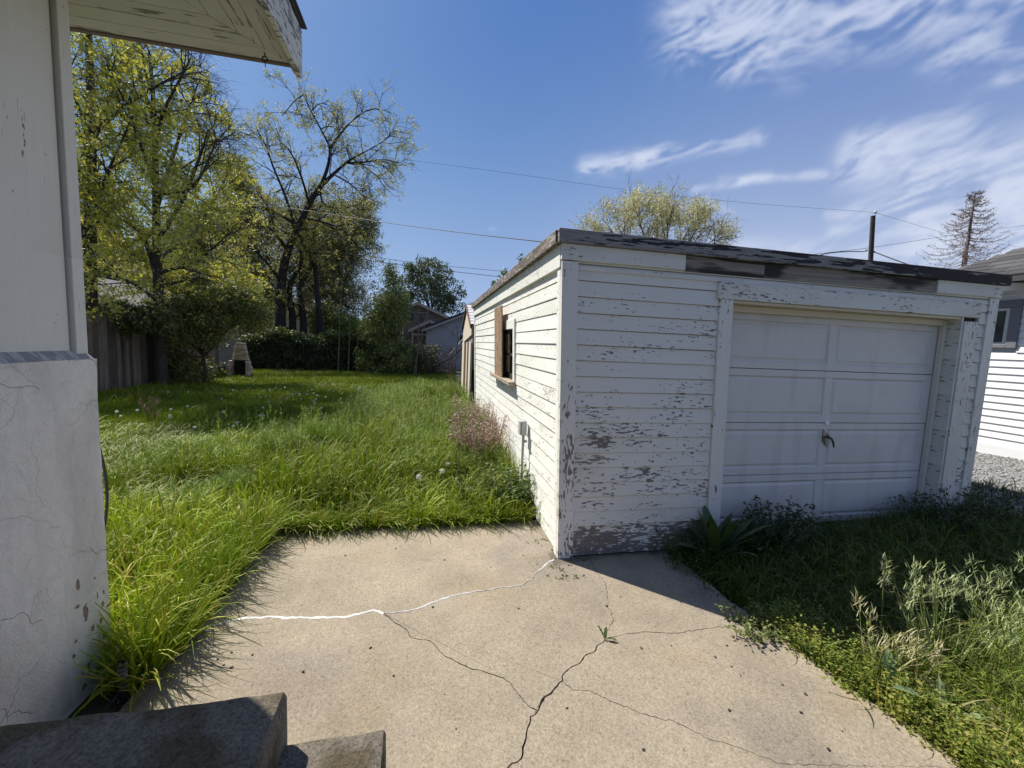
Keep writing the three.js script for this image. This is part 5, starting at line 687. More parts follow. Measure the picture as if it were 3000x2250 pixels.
{ // brambles and bare saplings right of the hedge
  const Z = -18.2, t = thing('bramble_thicket', 'brown tangle of brambles beside the pointed shrub', 'thicket', [-0.7, 0.2, Z]), tb = new Tubes();
  for (let i = 0; i < 330; i++) { const x = R(-2.2, 1.2), z = Z + R(-0.9, 0.7), a = R(0, 6.28), h = R(0.5, 1.8) * (x > 0.2 ? 0.8 : 1), s = R(0.15, 0.8), b = new THREE.Vector3(x, gh(x, z), z); tb.add(curve([b, b.clone().add(new THREE.Vector3(Math.cos(a) * s * 0.25, h * 0.6, Math.sin(a) * s * 0.25)), b.clone().add(new THREE.Vector3(Math.cos(a) * s * 0.7, h, Math.sin(a) * s * 0.7)), b.clone().add(new THREE.Vector3(Math.cos(a) * s * 1.3, h * R(0.6, 0.95), Math.sin(a) * s * 1.3))], 7), (q) => mix(0.012, 0.004, q), 3); }
  part('canes', tb.geo(), plain(0.085, 0.055, 0.042, 0.95), t);
  const l = []; for (let i = 0; i < 1500; i++) { const x = R(-2.3, 0.5), y = R(0.05, 1.3); if (fbm(x * 2, y * 2, 2, 4) < 0.42) continue; const c = pick(DRK.concat(GRN)); l.push({ p: new THREE.Vector3(x + 0.7, y, R(-0.5, 0.8)), e: [R(0, 6), R(0, 6), R(0, 6)], s: R(0.6, 1), c }); } instances('foliage', gMid[0], leafMat(0.3), l, t);
  const sap = (name, label, a, r) => { const p = px(a, -17.4); p[0].y = gh(p[0].x, p[0].z); const q = new Tubes(), an = []; grow(q, p, r, 0.006, 0, { n: [1, 2], per: 0.5, t0: 0.45, len: [0.5, 0.25], ang: [0.3, 0.7], up: 0.4, wob: 0.1, grav: [0.1, 0.1], r: [0.008, 0.004], leafFrom: 9 }, an); const o = thing(name, label, 'sapling', p[0]); part('trunk', q.geo(), paleTwig, o); };
  sap('bare_sapling', 'thin bare pale sapling rising before the gabled house, upright one', [[898, 800], [903, 745], [905, 690], [904, 640], [906, 610]], 0.026);
  sap('bare_sapling', 'thin bare pale sapling leaning right before the gabled house', [[893, 800], [905, 750], [918, 700], [928, 660], [934, 625]], 0.026);
  for (const [u, k, d] of [[735, 560, 'left'], [757, 565, 'middle'], [775, 600, 'right']]) sap('bare_sapling', `tall pale shoot standing above the hedge, ${d} one of three`, [[u - 5, 800], [u - 2, 730], [u, 660], [u + 6, k + 40], [u + 10, k]], 0.018);
  const pole = new Tubes().add([U(965, 775, -17.6), U(1035, 690, -17.6)], [0.022, 0.03], 8).geo(); setud(mesh('leaning_pole', pole, plain(0.5, 0.5, 0.5, 0.7), scene), 'pale pole leaning diagonally in front of the white lean-to', 'pole');
  const logs = new Tubes().add(curve([U(940, 790, -17), U(985, 765, -17), U(1010, 735, -17), U(1030, 712, -17)], 12), (q) => mix(0.035, 0.015, q), 5); logs.add(curve([U(985, 765, -17), U(990, 730, -17), U(985, 700, -17)], 8), (q) => mix(0.02, 0.006, q), 4); logs.add(curve([U(955, 784, -17), U(985, 750, -17.2), U(1000, 700, -17.3)], 8), (q) => mix(0.02, 0.006, q), 4); for (let i = 0; i < 30; i++) { const s = U(R(945, 1020), R(700, 780), -17.1), d = rdir().multiplyScalar(0.3); logs.add([s, s.clone().add(d), s.clone().addScaledVector(d, 1.8)], [0.008, 0.006, 0.003], 3); } const lt = thing('fallen_branch', 'dark dead branch lying across the foot of the white lean-to', 'branch', U(940, 790, -17)); part('stick', logs.geo(), plain(0.045, 0.036, 0.03, 1), lt);
}
{ // shoots above the garage's far edge
  const mk = (label, a, leaves) => { const p = px(a, -9.9); p.unshift(root(p[0], 0.2)); const tb = new Tubes().add(curve(p, 14), (q) => mix(0.014, 0.004, q), 5), o = thing('sapling_shoot', label, 'sapling', p[0]); part('trunk', tb.geo(), twigBrown, o); if (leaves) { const q = new Quads(); for (let i = 0; i < leaves; i++) { const t = R(0.75, 1), c = new THREE.CatmullRomCurve3(p).getPoint(t).addScaledVector(rdir(), 0.10), d = rdir(); d.y = d.y * 0.5 + 0.15; q.leaf(c, d.normalize(), rdir().add(new THREE.Vector3(0, 0.6, 0)).normalize(), 0.11, 0.06); } part('crown', q.geo(), phy({ color: lin(0.13, 0.19, 0.03), roughness: 0.6, transmission: 0.45, thickness: 0, side: THREE.DoubleSide }), o); } };
  mk('leafy shoot poking above the garage roof edge, the highest of three', [[1133, 640], [1130, 590], [1126, 558]], 60); mk('leafy shoot poking above the garage roof edge, the middle of three', [[1092, 660], [1090, 620], [1090, 586]], 56); mk('leafy shoot poking above the garage roof edge, the lowest of three', [[1066, 680], [1066, 640], [1070, 612]], 60); mk('bare twig standing behind the far corner of the garage', [[1034, 760], [1033, 700], [1034, 660]], 0);
}
// ------------------------------------------------------------------ pole and wires
{
  const Z = -20, a = U(1880, 572, Z), b = root(a, 0.3), top = U(1886, 467, Z), t = thing('utility_pole', 'leaning dark wooden utility pole behind the garage', 'utility pole', b), ax = top.clone().sub(a).normalize(); b.copy(a).addScaledVector(ax, -(a.y - 0.3) / ax.y); t.position.copy(b);
  part('post', new Tubes().add([b, a, top], [0.15, 0.125, 0.115], 14).geo(), std({ ...barkTex, bumpScale: 0.01, roughness: 1 }), t); const cap = new THREE.CylinderGeometry(0.115, 0.115, 0.02, 14); cap.translate(top.x, top.y, top.z); part('post_end', cap, plain(0.05, 0.04, 0.035), t);
  const pin = U(1891, 459, Z); part('pin', new Tubes().add([U(1889, 480, Z + 0.12), pin], [0.02, 0.02], 6).geo(), plain(0.3, 0.3, 0.3, 0.5, { metalness: 0.5 }), t); const ins = new THREE.LatheGeometry([[0.0, 0.09], [0.06, 0.08], [0.085, 0.03], [0.06, 0.0], [0.075, -0.04], [0.0, -0.05]].map(([x, y]) => new THREE.Vector2(x, y)), 14); ins.translate(pin.x, pin.y, pin.z); part('insulator', ins, plain(0.6, 0.6, 0.58, 0.3), t);
  for (const [u, v] of [[1872, 541], [1888, 544]]) { const g = new THREE.SphereGeometry(0.06, 10, 8); const p = U(u, v, Z); g.translate(p.x, p.y, p.z); part('clamp', g, plain(0.25, 0.25, 0.25, 0.5, { metalness: 0.5 }), t); }
  const blk = plain(0.02, 0.02, 0.022, 0.6), wire = (label, p, r, n = 40) => setud(mesh('overhead_wire', new Tubes().add(curve(p, n), () => r, 5).geo(), blk, scene), label, 'wire');
  wire('thin wire crossing the blue sky from the bare tree to the pole top', [U(870, 344, -26), U(1100, 374, -25), U(1330, 407, -24), U(1600, 437, -22), U(1890, 459, Z)], 0.007);
  wire('thin wire dropping from the pole top towards the dead conifer', [U(1890, 459, Z), U(1960, 480, Z - 2), U(2040, 503, Z - 4), U(2180, 530, Z - 8), U(2300, 550, Z - 11)], 0.008);
  wire('wire rising right from behind the pole past the dead conifer', [U(1760, 549, -17), U(1880, 535, -20.3), U(2030, 512, -22), U(2212, 487, -24), U(2300, 476, -25)], 0.011);
  wire('drooping cable from the pole down to the garage roof', [U(1888, 544, Z), U(1930, 560, Z + 2), U(1985, 580, Z + 4), U(2060, 610, Z + 6)], 0.03);
  wire('cable from the garage roof looping up to the pole clamp', [U(1740, 560, -16), U(1790, 547, -18), U(1840, 543, -19.5), U(1868, 543, Z), U(1872, 541, Z)], 0.025);
  wire('thick black service wire sloping from the bare tree to the garage roof', [U(480, 430, -22), U(650, 453, -18.5), U(820, 479, -15), U(1000, 503, -11), U(1185, 524, -6.5), U(1260, 533, -5)], 0.010);
  wire('upper of two wires low over the hedge', [U(560, 540, -22), U(750, 548, -22), U(900, 568, -22), U(1100, 587, -22), U(1250, 600, -22)], 0.010);
  wire('lower of two wires low over the hedge', [U(560, 530, -20), U(750, 556, -20), U(900, 577, -20), U(1080, 598, -20), U(1250, 618, -20)], 0.012);
}
// ------------------------------------------------------------------ grass
function tuft(n, h, wid, spread, lean, bend, seg = 4) { const q = new Quads(); for (let i = 0; i < n; i++) { const a = R(0, 6.283), r = spread * Math.sqrt(rnd()); q.ribbon([Math.cos(a) * r, -0.02, Math.sin(a) * r], R(0, 6.283), h * R(0.55, 1.1), wid * R(0.7, 1.2), R(0, lean), R(bend * 0.2, bend), seg, R(-0.6, 0.6)); } return q.geo(); }
function seedTuft(n, h) { const q = new Quads(); for (let i = 0; i < n; i++) { const yaw = R(0, 6.283), L = h * R(0.75, 1.1), b = [R(-0.04, 0.04), 0, R(-0.04, 0.04)], lean = R(0.02, 0.22); q.ribbon(b, yaw, L, 0.004, lean, 0.35, 4); const top = [b[0] + Math.sin(yaw) * Math.sin(lean + 0.1) * L * 0.97, L * Math.cos(lean + 0.12) * 0.97, b[2] + Math.cos(yaw) * Math.sin(lean + 0.1) * L * 0.97]; for (let k = 0; k < 10; k++) q.ribbon([top[0] + R(-0.008, 0.008), top[1] - R(0, 0.1), top[2] + R(-0.008, 0.008)], yaw + R(-1.3, 1.3), R(0.025, 0.06), 0.006, R(0.4, 1.1), 1.1, 2); } for (let i = 0; i < n * 2; i++) q.ribbon([R(-0.05, 0.05), 0, R(-0.05, 0.05)], R(0, 6.283), h * R(0.35, 0.7), 0.007, R(0, 0.35), R(0.2, 1), 4, R(-0.6, 0.6)); return q.geo(); }
const grassMat = phy({ color: 0xffffff, roughness: 0.55, specularIntensity: 0.45, transmission: 0.5, thickness: 0, side: THREE.DoubleSide });
const NEAR = [tuft(5, 0.34, 0.0125, 0.035, 0.35, 1.1), tuft(5, 0.30, 0.013, 0.04, 0.5, 1.6), tuft(5, 0.40, 0.011, 0.035, 0.25, 0.9), tuft(4, 0.36, 0.015, 0.04, 0.45, 1.9), tuft(4, 0.50, 0.011, 0.03, 0.35, 2.3, 6), tuft(3, 0.46, 0.013, 0.03, 0.6, 2.6, 6)], LOW = [tuft(12, 0.13, 0.010, 0.07, 0.6, 1.0, 3), tuft(12, 0.11, 0.011, 0.08, 0.8, 1.2, 3)], SEED = [seedTuft(4, 0.5), seedTuft(4, 0.56)];
const GC = [[0.25, 0.37, 0.012], [0.32, 0.42, 0.014], [0.18, 0.28, 0.012], [0.37, 0.44, 0.02], [0.21, 0.32, 0.016], [0.42, 0.38, 0.07]], SC2 = [[0.28, 0.38, 0.06], [0.34, 0.42, 0.08], [0.22, 0.33, 0.04]];
const onPatio = (x, z, m = 0) => x > PX0 - m && x < edgeX(z) + m && z > PZ0 - m;
const inGarage = (x, z, m = 0) => x > GX0 - m - 0.06 && x < GX1 + m && z < GZ0 + m && z > GZ1 - m;
{
  const near = [[], [], [], [], [], []], low = [[], []], sd = [[], []], shiny = [];
  const put = (lists, x, z, s, sy, cols, wind = 0) => { const c = pick(cols), v = R(0.55, 1.25) * (0.7 + 0.6 * fbm(x * 1.3, z * 1.3, 2, 8)), k = Math.floor(rnd() * lists.length); lists[k].push({ p: new THREE.Vector3(x, gh(x, z), z), e: [wind * R(-0.05, 0.35), R(0, 6.283), -wind * R(0.0, 0.5)], s: [s, s * sy, s], c: [c[0] * v, c[1] * v, c[2] * v] }); };
  const vis = (x, z) => z < -2.05 && x > 0.74 * z - 0.35;
  // tall grass nearest the patio and along its far edge
  for (let i = 0; i < 27000; i++) { const z = -R(2.05, 7.4), x = R(-5.6, 1.0); if (!vis(x, z) || onPatio(x, z, -0.01) || x > GX0 - 0.1 || (x < -1.45 && z > -2.28)) continue;
    const d = Math.min(Math.abs(x - PX0), z < PZ0 ? 9 : 9), patch = fbm(x * 0.9, z * 0.9, 3, 31); let h = z > -3.8 ? mix(0.85, 1.25, sstep(0, 1.2, PX0 - x)) : mix(0.55, 1.3, sstep(0.32, 0.68, patch)); if (z > PZ0 - 0.25 && z < PZ0) h *= 0.75; if (z < -4.9 && x < -0.9) h *= mix(1, 0.6, sstep(-4.9, -5.4, z));
    if (z < -5.8 && rnd() < sstep(-5.8, -7.6, z) * 0.7) continue; put(near, x, z, R(0.8, 1.15), h * R(0.8, 1.2), z > -4.2 && x < -1.2 ? [[0.38, 0.52, 0.014], [0.45, 0.56, 0.016], [0.27, 0.41, 0.014], [0.52, 0.58, 0.03], [0.48, 0.44, 0.08]] : GC, x < PX0 && z > -3.9 ? 0.7 : 0.25); d; }
  // blades leaning over the patio edge
  for (let i = 0; i < 1000; i++) { const top = rnd() < 0.4, x = top ? R(PX0, 1.0) : PX0 - R(0, 0.08), z = top ? PZ0 - R(0, 0.06) : R(PZ0, -2.1); const c = pick(GC); near[i % 6].push({ p: new THREE.Vector3(x, -0.02, z), e: [top ? R(0.2, 0.8) : R(-0.2, 0.4), R(0, 6.28), top ? R(-0.3, 0.3) : -R(0.15, 0.8)], s: [0.7, top ? R(0.45, 0.9) : R(0.7, 1.45), 0.7], c }); }
  // short lawn further back
  for (let i = 0; i < 42000; i++) { const z = -6 - 13 * Math.pow(rnd(), 0.85), x = R(-7.2, 1.0); if (!vis(x, z) || inGarage(x, z, 0.05)) continue; const w = 1 + 0.5 * sstep(-8, -18, z), p = fbm(x * 0.7, z * 0.7, 3, 41); put(low, x, z, w * R(0.8, 1.2), mix(0.7, 1.25, p), GC, 0.1); }
  for (let i = 0; i < 6500; i++) { const z = -R(6.6, 17), x = R(-7.2, 1.0); if (!vis(x, z) || fbm(x * 0.6, z * 0.6, 2, 61) < 0.52) continue; put(near, x, z, 0.9, R(0.45, 0.75), GC, 0.2); }
  // seeding grass: the ridge before the garage and clumps in the middle
  for (let i = 0; i < 2100; i++) { const z = -R(4.6, 10.6), e = mix(-0.35, -1.35, sstep(-4.6, -7.5, z)) + 0.6 * sstep(-8, -10.6, z), x = R(e - 0.1, 0.85); if (fbm(x * 1.2, z * 1.2, 2, 71) < 0.33) continue; put(sd, x, z, 1, R(0.72, 1.1) * mix(0.75, 1, sstep(-4.6, -6, z)), SC2, 0.25); for (let k = 0; k < 4; k++) put(near, x + R(-0.1, 0.1), z + R(-0.1, 0.1), 1, R(0.8, 1.45), GC, 0.2); }
  for (const [u, v, n, rr] of [[575, 1012, 30, 0.12], [630, 1008, 28, 0.11], [680, 975, 34, 0.15], [745, 985, 34, 0.18], [430, 1020, 9, 0.35], [360, 1035, 8, 0.45], [300, 1035, 6, 0.5], [540, 975, 9, 0.35]]) { const c = G(u, v, 0.08); for (let i = 0; i < n; i++) { const a = R(0, 6.28), r = rr * Math.sqrt(rnd()), x = c.x + Math.cos(a) * r, z = c.z + Math.sin(a) * r; put(sd, x, z, 0.9, R(1.0, 1.3), SC2, 0.2); for (let q = 0; q < 3; q++) put(near, x + R(-0.04, 0.04), z + R(-0.04, 0.04), 0.8, R(1.1, 1.75), [[0.28, 0.40, 0.03], [0.33, 0.43, 0.04]], 0.1); } }
  // flattened silvery patch
  for (const [u, v, n, rr] of [[505, 1062, 34, 0.16], [440, 1085, 12, 0.25], [360, 1090, 10, 0.3]]) { const c = G(u, v, 0.12); for (let i = 0; i < n; i++) { const a = R(0, 6.28), r = rr * Math.sqrt(rnd()), x = c.x + Math.cos(a) * r, z = c.z + Math.sin(a) * r; shiny.push({ p: new THREE.Vector3(x, gh(x, z) + 0.14, z), e: [R(0.3, 1.0), R(-0.9, 0.9), R(-0.5, 0.5)], s: [1.15, R(0.8, 1.1), 1], c: [0.36, 0.46, 0.13] }); } }
  // right of the patio: mown weeds and tall seed heads
  const rn = [[], [], [], [], [], []], rs = [[], []], rl = [[], []];
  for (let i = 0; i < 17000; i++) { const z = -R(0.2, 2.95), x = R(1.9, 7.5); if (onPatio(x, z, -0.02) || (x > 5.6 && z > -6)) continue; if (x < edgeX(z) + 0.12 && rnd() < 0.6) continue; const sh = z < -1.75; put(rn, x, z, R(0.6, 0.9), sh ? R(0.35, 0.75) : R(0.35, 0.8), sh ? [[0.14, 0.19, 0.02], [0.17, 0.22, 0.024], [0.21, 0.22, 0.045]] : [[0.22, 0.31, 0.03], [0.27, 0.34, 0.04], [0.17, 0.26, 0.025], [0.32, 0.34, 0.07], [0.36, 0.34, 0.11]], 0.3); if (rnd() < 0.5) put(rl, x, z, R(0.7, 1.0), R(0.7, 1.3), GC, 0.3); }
  for (let i = 0; i < 190; i++) { const x = R(2.75, 4.4), z = -R(1.15, 1.75) + (x - 2.7) * 0.08; put(rs, x, z, 0.7, R(0.55, 0.85), SC2, 0.3); }
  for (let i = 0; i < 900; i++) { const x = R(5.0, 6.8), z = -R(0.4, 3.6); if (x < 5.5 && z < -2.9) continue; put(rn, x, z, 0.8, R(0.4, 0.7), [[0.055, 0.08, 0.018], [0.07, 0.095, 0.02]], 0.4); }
  const stuff = (name, geos, lists, label, mat = grassMat) => lists.forEach((l, i) => l.length && instances(name, geos[i], mat, l, scene, label));
  stuff('tall_grass', NEAR, near, 'long bright green grass between the patio, the house and the garage'); stuff('lawn_grass', LOW, low, 'short green lawn grass towards the hedge'); stuff('seed_grass', SEED, sd, 'pale seeding grass heads in the back yard');
  instances('flattened_grass', NEAR[1], phy({ color: 0xffffff, roughness: 0.25, transmission: 0.3, thickness: 0, side: THREE.DoubleSide }), shiny, scene, 'shiny flattened grass in the middle of the yard');
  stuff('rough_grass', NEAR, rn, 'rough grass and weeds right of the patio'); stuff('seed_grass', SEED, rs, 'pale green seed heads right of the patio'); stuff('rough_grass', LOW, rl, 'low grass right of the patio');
}
{ // small leafy weeds creeping before the door and beside the slab
  const w = (n, h, ll) => { const q = new Quads(); for (let i = 0; i < n; i++) { const a = R(0, 6.28), t = rnd(), d = new THREE.Vector3(Math.cos(a + R(-1, 1)), R(-0.1, 0.7), Math.sin(a + R(-1, 1))).normalize(), nn = new THREE.Vector3(R(-0.4, 0.4), 1, R(-0.4, 0.4)).normalize(), c = new THREE.Vector3(Math.cos(a) * 0.06 * t, h * rnd(), Math.sin(a) * 0.06 * t); q.leaf(c, d, nn, ll * R(0.6, 1.2), ll * 0.6); } for (let i = 0; i < 4; i++) q.ribbon([R(-0.02, 0.02), 0, R(-0.02, 0.02)], R(0, 6.28), h * R(0.8, 1.1), 0.004, R(0, 0.4), 0.4, 3); return q.geo(); };
  const geos = [w(24, 0.14, 0.022), w(28, 0.2, 0.02), w(20, 0.09, 0.026)], dark = [[], [], []], lit = [[], [], []];
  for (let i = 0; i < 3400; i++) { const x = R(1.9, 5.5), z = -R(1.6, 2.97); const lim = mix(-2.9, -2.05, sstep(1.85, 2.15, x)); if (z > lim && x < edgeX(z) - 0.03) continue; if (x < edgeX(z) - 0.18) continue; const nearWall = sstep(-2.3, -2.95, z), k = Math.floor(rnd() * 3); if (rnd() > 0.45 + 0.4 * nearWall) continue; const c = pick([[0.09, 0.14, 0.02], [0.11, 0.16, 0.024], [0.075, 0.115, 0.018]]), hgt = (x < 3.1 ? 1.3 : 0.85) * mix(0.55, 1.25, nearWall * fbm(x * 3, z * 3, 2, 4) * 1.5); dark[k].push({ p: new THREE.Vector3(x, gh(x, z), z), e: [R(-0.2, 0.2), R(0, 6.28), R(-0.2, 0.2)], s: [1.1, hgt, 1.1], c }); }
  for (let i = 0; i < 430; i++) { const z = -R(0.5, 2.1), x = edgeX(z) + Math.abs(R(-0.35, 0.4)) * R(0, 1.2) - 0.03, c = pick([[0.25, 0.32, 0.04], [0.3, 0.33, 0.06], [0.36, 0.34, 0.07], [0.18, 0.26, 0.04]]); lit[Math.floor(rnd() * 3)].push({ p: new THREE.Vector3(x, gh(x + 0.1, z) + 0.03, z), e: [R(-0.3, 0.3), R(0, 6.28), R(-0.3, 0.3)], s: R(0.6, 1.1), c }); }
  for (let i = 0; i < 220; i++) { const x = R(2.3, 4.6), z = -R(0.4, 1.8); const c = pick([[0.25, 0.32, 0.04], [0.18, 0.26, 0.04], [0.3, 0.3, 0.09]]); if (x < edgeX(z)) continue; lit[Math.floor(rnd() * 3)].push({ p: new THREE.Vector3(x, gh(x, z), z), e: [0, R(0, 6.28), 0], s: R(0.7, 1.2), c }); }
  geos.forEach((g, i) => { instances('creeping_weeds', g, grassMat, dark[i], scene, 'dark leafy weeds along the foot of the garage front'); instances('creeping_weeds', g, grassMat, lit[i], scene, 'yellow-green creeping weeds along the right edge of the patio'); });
}
// ------------------------------------------------------------------ single plants
function rosette(name, label, p, leaves, col, parent) {   // broad leaves, each a mesh of its own: [yaw, lean, len, wid]
  const t = thing(name, label, 'weed', p), m = phy({ color: lin(...col), roughness: 0.5, transmission: 0.3, thickness: 0, side: THREE.DoubleSide });
  for (const [yaw, lean, len, wid] of leaves) {
    const P = [], ix = [], n = 8; let y = 0, r = 0, th = lean * 0.6;
    for (let i = 0; i <= n; i++) { const s = i / n, w = wid / 2 * (s < 0.18 ? 0.12 : Math.pow(Math.sin(Math.PI * Math.min(1, (s - 0.1) / 0.9)), 0.7) * 1 + 0.03) * (1 + 0.12 * Math.sin(i * 2.3)), cu = 0.25 * w; P.push(r, y + cu, -w, r, y - cu * 0.4, 0, r, y + cu + 0.006 * Math.sin(i * 3), w); if (i) { const o = i * 3 - 3; for (const k of [0, 1]) ix.push(o + k, o + k + 3, o + k + 1, o + k + 1, o + k + 3, o + k + 4); } r += Math.sin(th) * len / n; y += Math.cos(th) * len / n; th += lean * 1.0 / n; }
    const g = new THREE.BufferGeometry(); g.setAttribute('position', new THREE.Float32BufferAttribute(P, 3)); g.setIndex(ix); g.computeVertexNormals(); const k = mesh('leaf', g, m, t); k.rotation.y = yaw;
  }
  return t;
}
function bushWeed(name, label, p, h, n, spread, leaf, cols, stemCol = [0.12, 0.14, 0.04], tip) {   // many stems with small leaves
  const t = thing(name, label, 'weed', p), q = new Quads(), l = new Quads(), tb = new Tubes();
  for (let i = 0; i < n; i++) { const a = R(0, 6.28), s = spread * Math.sqrt(rnd()), H = h * R(0.55, 1.08), b = new THREE.Vector3(Math.cos(a) * s * 0.6, -0.02, Math.sin(a) * s * 0.6), e = new THREE.Vector3(Math.cos(a) * s * 1.2 + R(-0.04, 0.04), H, Math.sin(a) * s * 1.2 + R(-0.04, 0.04)), mid = b.clone().lerp(e, 0.5).add(new THREE.Vector3(R(-0.02, 0.02), 0.02, R(-0.02, 0.02))); const cv = new THREE.QuadraticBezierCurve3(b, mid, e); tb.add(cv.getPoints(4), [0.0028, 0.0026, 0.0022, 0.0018, 0.0012], 3); for (let k = 0; k < leaf.n; k++) { const t2 = R(leaf.from || 0.15, 1), c = cv.getPoint(t2).addScaledVector(rdir(), leaf.off || 0), d = rdir(); d.y = Math.abs(d.y) * 0.6; (rnd() < 0.5 ? q : l).leaf(c, d.normalize(), rdir().add(new THREE.Vector3(0, 0.9, 0)).normalize(), leaf.len * R(0.6, 1.2), leaf.wid * R(0.7, 1.2)); } }
  mesh('stem', tb.geo(), plain(...stemCol, 0.9), t); mesh('foliage', q.geo(), phy({ color: lin(...cols[0]), roughness: 0.6, transmission: 0.35, thickness: 0, side: THREE.DoubleSide }), t); mesh('foliage', l.geo(), phy({ color: lin(...cols[1]), roughness: 0.6, transmission: 0.35, thickness: 0, side: THREE.DoubleSide }), t); tip; return t;
}
const gp3 = (u, v, y = 0.05) => { const p = G(u, v, y); p.y = gh(p.x, p.z); return p; };
const fan = (n, lean, len, wid) => Array.from({ length: n }, (_, i) => [i / n * 6.28 + R(-0.3, 0.3), R(lean[0], lean[1]), R(len[0], len[1]), R(wid[0], wid[1])]);
const at = (x, z) => new THREE.Vector3(x, gh(x, z), z);
rosette('dock_weed', 'large broad-leaved dark weed at the left foot of the garage door', at(2.33, -2.76), fan(20, [0.18, 1.05], [0.36, 0.62], [0.07, 0.105]), [0.05, 0.09, 0.018]);
rosette('dock_weed', 'broad-leaved weed just right of the largest one by the door', at(2.72, -2.8), fan(14, [0.3, 1.1], [0.26, 0.44], [0.055, 0.085]), [0.05, 0.09, 0.018]);
rosette('broad_leaf_weed', 'small weed with two upright leaves at the middle of the garage door', at(3.43, -2.88), [[0.5, 0.9, 0.24, 0.05], [2.6, 0.7, 0.2, 0.045], [1.4, 0.35, 0.22, 0.05], [4.2, 1.1, 0.2, 0.05]], [0.04, 0.075, 0.016]);
bushWeed('leafy_weed', 'bushy small-leaved dark weed against the left of the garage door', at(3.0, -2.85), 0.42, 80, 0.28, { n: 30, len: 0.036, wid: 0.02 }, [[0.045, 0.07, 0.016], [0.06, 0.085, 0.02]]);
bushWeed('leafy_weed', 'bushy small-leaved dark weed at the right foot of the garage door', at(4.75, -2.82), 0.3, 40, 0.3, { n: 18, len: 0.035, wid: 0.02 }, [[0.045, 0.07, 0.016], [0.06, 0.085, 0.02]]);
bushWeed('leafy_weed', 'leafy weed hiding the right corner board of the garage', at(5.2, -2.82), 0.36, 46, 0.28, { n: 18, len: 0.04, wid: 0.02 }, [[0.05, 0.08, 0.016], [0.065, 0.09, 0.02]]);
bushWeed('leafy_weed', 'bright leafy weed against the garage side below the electrical box', at(0.86, -3.98), 0.46, 90, 0.24, { n: 20, len: 0.05, wid: 0.022 }, [[0.09, 0.16, 0.02], [0.12, 0.19, 0.025]]);
bushWeed('leafy_weed', 'spreading leafy weed at the corner where the patio meets the garage side', at(0.62, -4.2), 0.32, 60, 0.28, { n: 18, len: 0.045, wid: 0.022 }, [[0.09, 0.16, 0.02], [0.12, 0.19, 0.025]]);
bushWeed('dry_weed', 'pinkish dry weed clump against the garage side', at(0.66, -5.2), 0.74, 200, 0.36, { n: 26, len: 0.03, wid: 0.015, from: 0.4, off: 0.018 }, [[0.44, 0.27, 0.25], [0.36, 0.25, 0.19]], [0.2, 0.13, 0.1]);
bushWeed('dry_weed', 'second pinkish weed clump further along the garage side', at(0.8, -6.3), 0.78, 170, 0.36, { n: 24, len: 0.03, wid: 0.015, from: 0.4, off: 0.018 }, [[0.44, 0.28, 0.25], [0.36, 0.26, 0.19]], [0.2, 0.13, 0.1]);
bushWeed('corner_sprig', 'small creeping sprig at the foot of the garage corner', at(1.04, -2.9), 0.10, 60, 0.24, { n: 14, len: 0.03, wid: 0.017, off: 0.014 }, [[0.13, 0.18, 0.03], [0.17, 0.21, 0.05]]);
bushWeed('wall_sprig', 'small sprig in the crack along the garage side wall', at(0.98, -3.35), 0.1, 14, 0.09, { n: 10, len: 0.035, wid: 0.014 }, [[0.13, 0.18, 0.03], [0.17, 0.21, 0.05]]);
{ const p = G(1306, 1383); p.y = 0; rosette('crack_sprig', 'tiny three-leaved sprig growing from a crack in the patio', p, [[2.6, 0.5, 0.09, 0.022], [0.9, 0.35, 0.075, 0.02], [-0.4, 1.4, 0.08, 0.02]], [0.10, 0.15, 0.03]); }
{ const p = G(1625, 1360); p.y = -0.01; bushWeed('edge_sprig', 'low sprig where the crack reaches the right edge of the patio', p, 0.10, 40, 0.17, { n: 12, len: 0.034, wid: 0.015, off: 0.01 }, [[0.15, 0.2, 0.035], [0.2, 0.22, 0.06]]); }
rosette('blue_leaf_weed', 'weed with broad blue-green upright leaves right of the patio', gp3(1925, 1490, 0.02), [[2.0, 0.2, 0.26, 0.038], [0.9, 0.45, 0.25, 0.052], [3.2, 0.7, 0.2, 0.04], [4.4, 1, 0.16, 0.04]], [0.16, 0.24, 0.10]);
rosette('blue_leaf_weed', 'weed with one long pale leaf reaching towards the patio', gp3(2040, 1545, 0.02), [[3.0, 0.95, 0.36, 0.055], [0.9, 0.5, 0.2, 0.036], [1.9, 0.35, 0.2, 0.035], [-0.8, 0.9, 0.2, 0.036]], [0.19, 0.27, 0.12]);
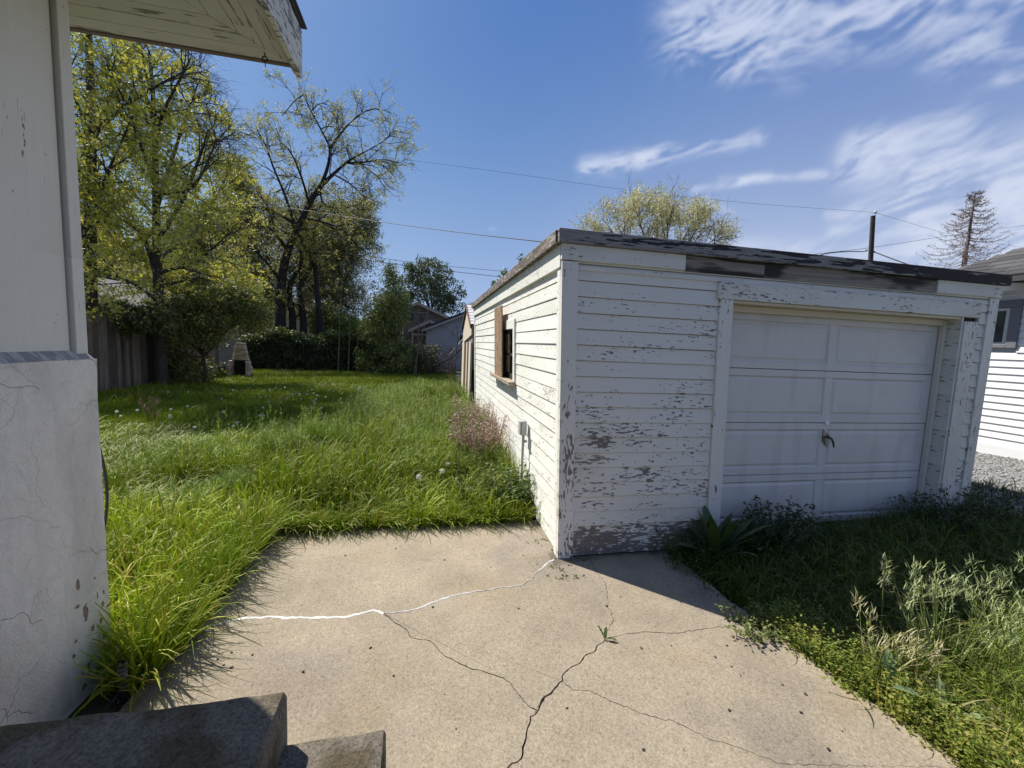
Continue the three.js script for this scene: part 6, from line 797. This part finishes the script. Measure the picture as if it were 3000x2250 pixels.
const seedStem = (label, p, h, n, cols, sp = 0.12) => { const t = thing('seeding_weed', label, 'weed', p), tb = new Tubes(), q = new Quads(); for (let i = 0; i < n; i++) { const a = R(0, 6.28), s = sp * Math.sqrt(rnd()), b = new THREE.Vector3(Math.cos(a) * s * 0.5, 0, Math.sin(a) * s * 0.5), e = new THREE.Vector3(Math.cos(a) * s * 1.4 - 0.03, h * R(0.75, 1.08), Math.sin(a) * s * 1.4); tb.add([b, b.clone().lerp(e, 0.5).add(new THREE.Vector3(0, 0.02, 0)), e], [0.003, 0.0026, 0.0016], 4); for (let k = 0; k < 26; k++) { const c = e.clone().add(new THREE.Vector3(R(-0.022, 0.022), -R(0, 0.11), R(-0.022, 0.022))), yaw = R(0, 6.28); q.ribbon([c.x, c.y, c.z], yaw, R(0.03, 0.06), 0.0055, R(0.3, 1.0), 0.6, 2); } for (let k = 0; k < 2; k++) q.ribbon([b.x, 0, b.z], R(0, 6.28), h * R(0.4, 0.7), 0.01, R(0.1, 0.5), 1, 4); } mesh('stem', tb.geo(), plain(0.15, 0.19, 0.05, 0.8), t); mesh('seed_head', q.geo(), phy({ color: lin(...cols), roughness: 0.6, transmission: 0.35, thickness: 0, side: THREE.DoubleSide }), t); };
seedStem('tan seed heads on tall green stalks right of the patio, left one', gp3(1880, 1455, 0.0), 0.42, 6, [0.46, 0.42, 0.2]); seedStem('tan seed heads on green stalks right of the patio, before the blue-leaved weed', gp3(1945, 1460, 0.0), 0.28, 5, [0.46, 0.41, 0.21]); seedStem('single tall pale seed stalk in the shade right of the patio', gp3(1905, 1390, 0.0), 0.46, 1, [0.26, 0.28, 0.13], 0.02);
seedStem('mass of pale green seed heads at the right edge of the weeds', at(2.9, -1.62), 0.50, 24, [0.36, 0.42, 0.17], 0.22); seedStem('second mass of pale green seed heads, further right', at(3.25, -1.5), 0.44, 28, [0.36, 0.42, 0.17], 0.28); seedStem('third mass of pale green seed heads, at the frame edge', at(3.6, -1.4), 0.42, 28, [0.34, 0.40, 0.16], 0.3);
seedStem('orange-brown dry tuft standing in the shaded lawn', gp3(330, 915, 0.1), 0.38, 14, [0.2, 0.12, 0.05], 0.1);
{ // dandelion clocks
  const q = new Quads(); for (let i = 0; i < 46; i++) { const d = rdir(), n = new THREE.Vector3().crossVectors(d, rdir()).normalize(); q.leaf(d.clone().multiplyScalar(0.006), d, n, 0.022, 0.014); }
  const head = q.geo(), hm = phy({ color: lin(0.75, 0.74, 0.68), roughness: 0.9, transmission: 0.3, thickness: 0, side: THREE.DoubleSide }), sm = plain(0.13, 0.17, 0.06, 0.8), st = new Tubes().add([new THREE.Vector3(0, -0.2, 0), new THREE.Vector3(0.004, -0.1, 0), new THREE.Vector3(0, 0, 0)], [0.0022, 0.002, 0.002], 4).geo();
  const proto = new THREE.Group(); proto.name = 'dandelion_clock'; const h = mesh('seed_head', head, hm, proto); h.name = 'seed_head'; const s = mesh('stem', st, sm, proto); s.name = 'stem';
  for (let i = 0; i < 135; i++) { let u, v; const r = rnd(); if (i < 3) [u, v] = [[967, 1003], [955, 1018], [905, 1030]][i]; else if (r < 0.5) { u = R(560, 830); v = R(835, 905); } else if (r < 0.62) { u = R(225, 520); v = R(850, 920); } else { u = R(850, 1000); v = R(838, 880); } const p = G(u, v, i < 3 ? 0.3 : 0.30); if (p.x > 0.85 || p.z < -17) continue; const c = proto.clone(); c.name = numbered('dandelion_clock'); c.position.copy(p); if (i >= 3) c.position.y = gh(p.x, p.z) + R(0.15, 0.23); c.scale.setScalar(i < 3 ? 1.2 : R(0.65, 1.0)); c.rotation.set(R(-0.1, 0.1), R(0, 6), R(-0.1, 0.1)); scene.add(c); setud(c, 'white dandelion clock standing in the back lawn grass', 'dandelion', 'dandelion clocks in the back lawn'); }
}
{ // crumbs of soil and stone on the slab
  const g = [0, 1, 2].map((k) => { const i = new THREE.IcosahedronGeometry(1, 1); warp(i, (v) => v.multiplyScalar(0.75 + 0.5 * hash(Math.round(v.x * 50), Math.round(v.y * 50 + v.z * 90), k))); i.computeVertexNormals(); return i; }), m = [plain(0.03, 0.024, 0.02, 1), plain(0.06, 0.05, 0.045, 1), plain(0.11, 0.085, 0.07, 1)];
  const spots = [[670, 1160], [855, 1185], [746, 1200], [740, 1225], [1060, 1225], [1130, 1200], [655, 1452], [500, 1410], [483, 1437], [500, 1442], [545, 1415], [470, 1425], [960, 1500], [1575, 1535], [1730, 1540], [1545, 1420], [1570, 1395], [1580, 1440], [1385, 1400], [1340, 1290], [1470, 1300], [1240, 1250], [1600, 1460], [1690, 1480], [1120, 1315], [935, 1312], [1390, 1620], [1450, 1395], [1310, 1310], [800, 1400], [850, 1460], [985, 1575], [1225, 1530], [1740, 1500], [1820, 1580], [1790, 1620], [905, 1230], [960, 1210]];
  for (const [u, v] of spots) { const p = G(u, v), s = R(0.003, 0.0075), k = mesh('soil_crumb', pick(g), pick(m), scene); p.y = s * 0.35; k.position.copy(p); k.scale.set(s * R(0.9, 1.6), s * R(0.5, 0.8), s); k.rotation.y = R(0, 6); setud(k, 'small dark crumb of soil lying on the concrete patio', 'crumb', 'soil crumbs scattered on the patio'); }
}
scene.updateMatrixWorld(true);
renderer.render(scene, camera);
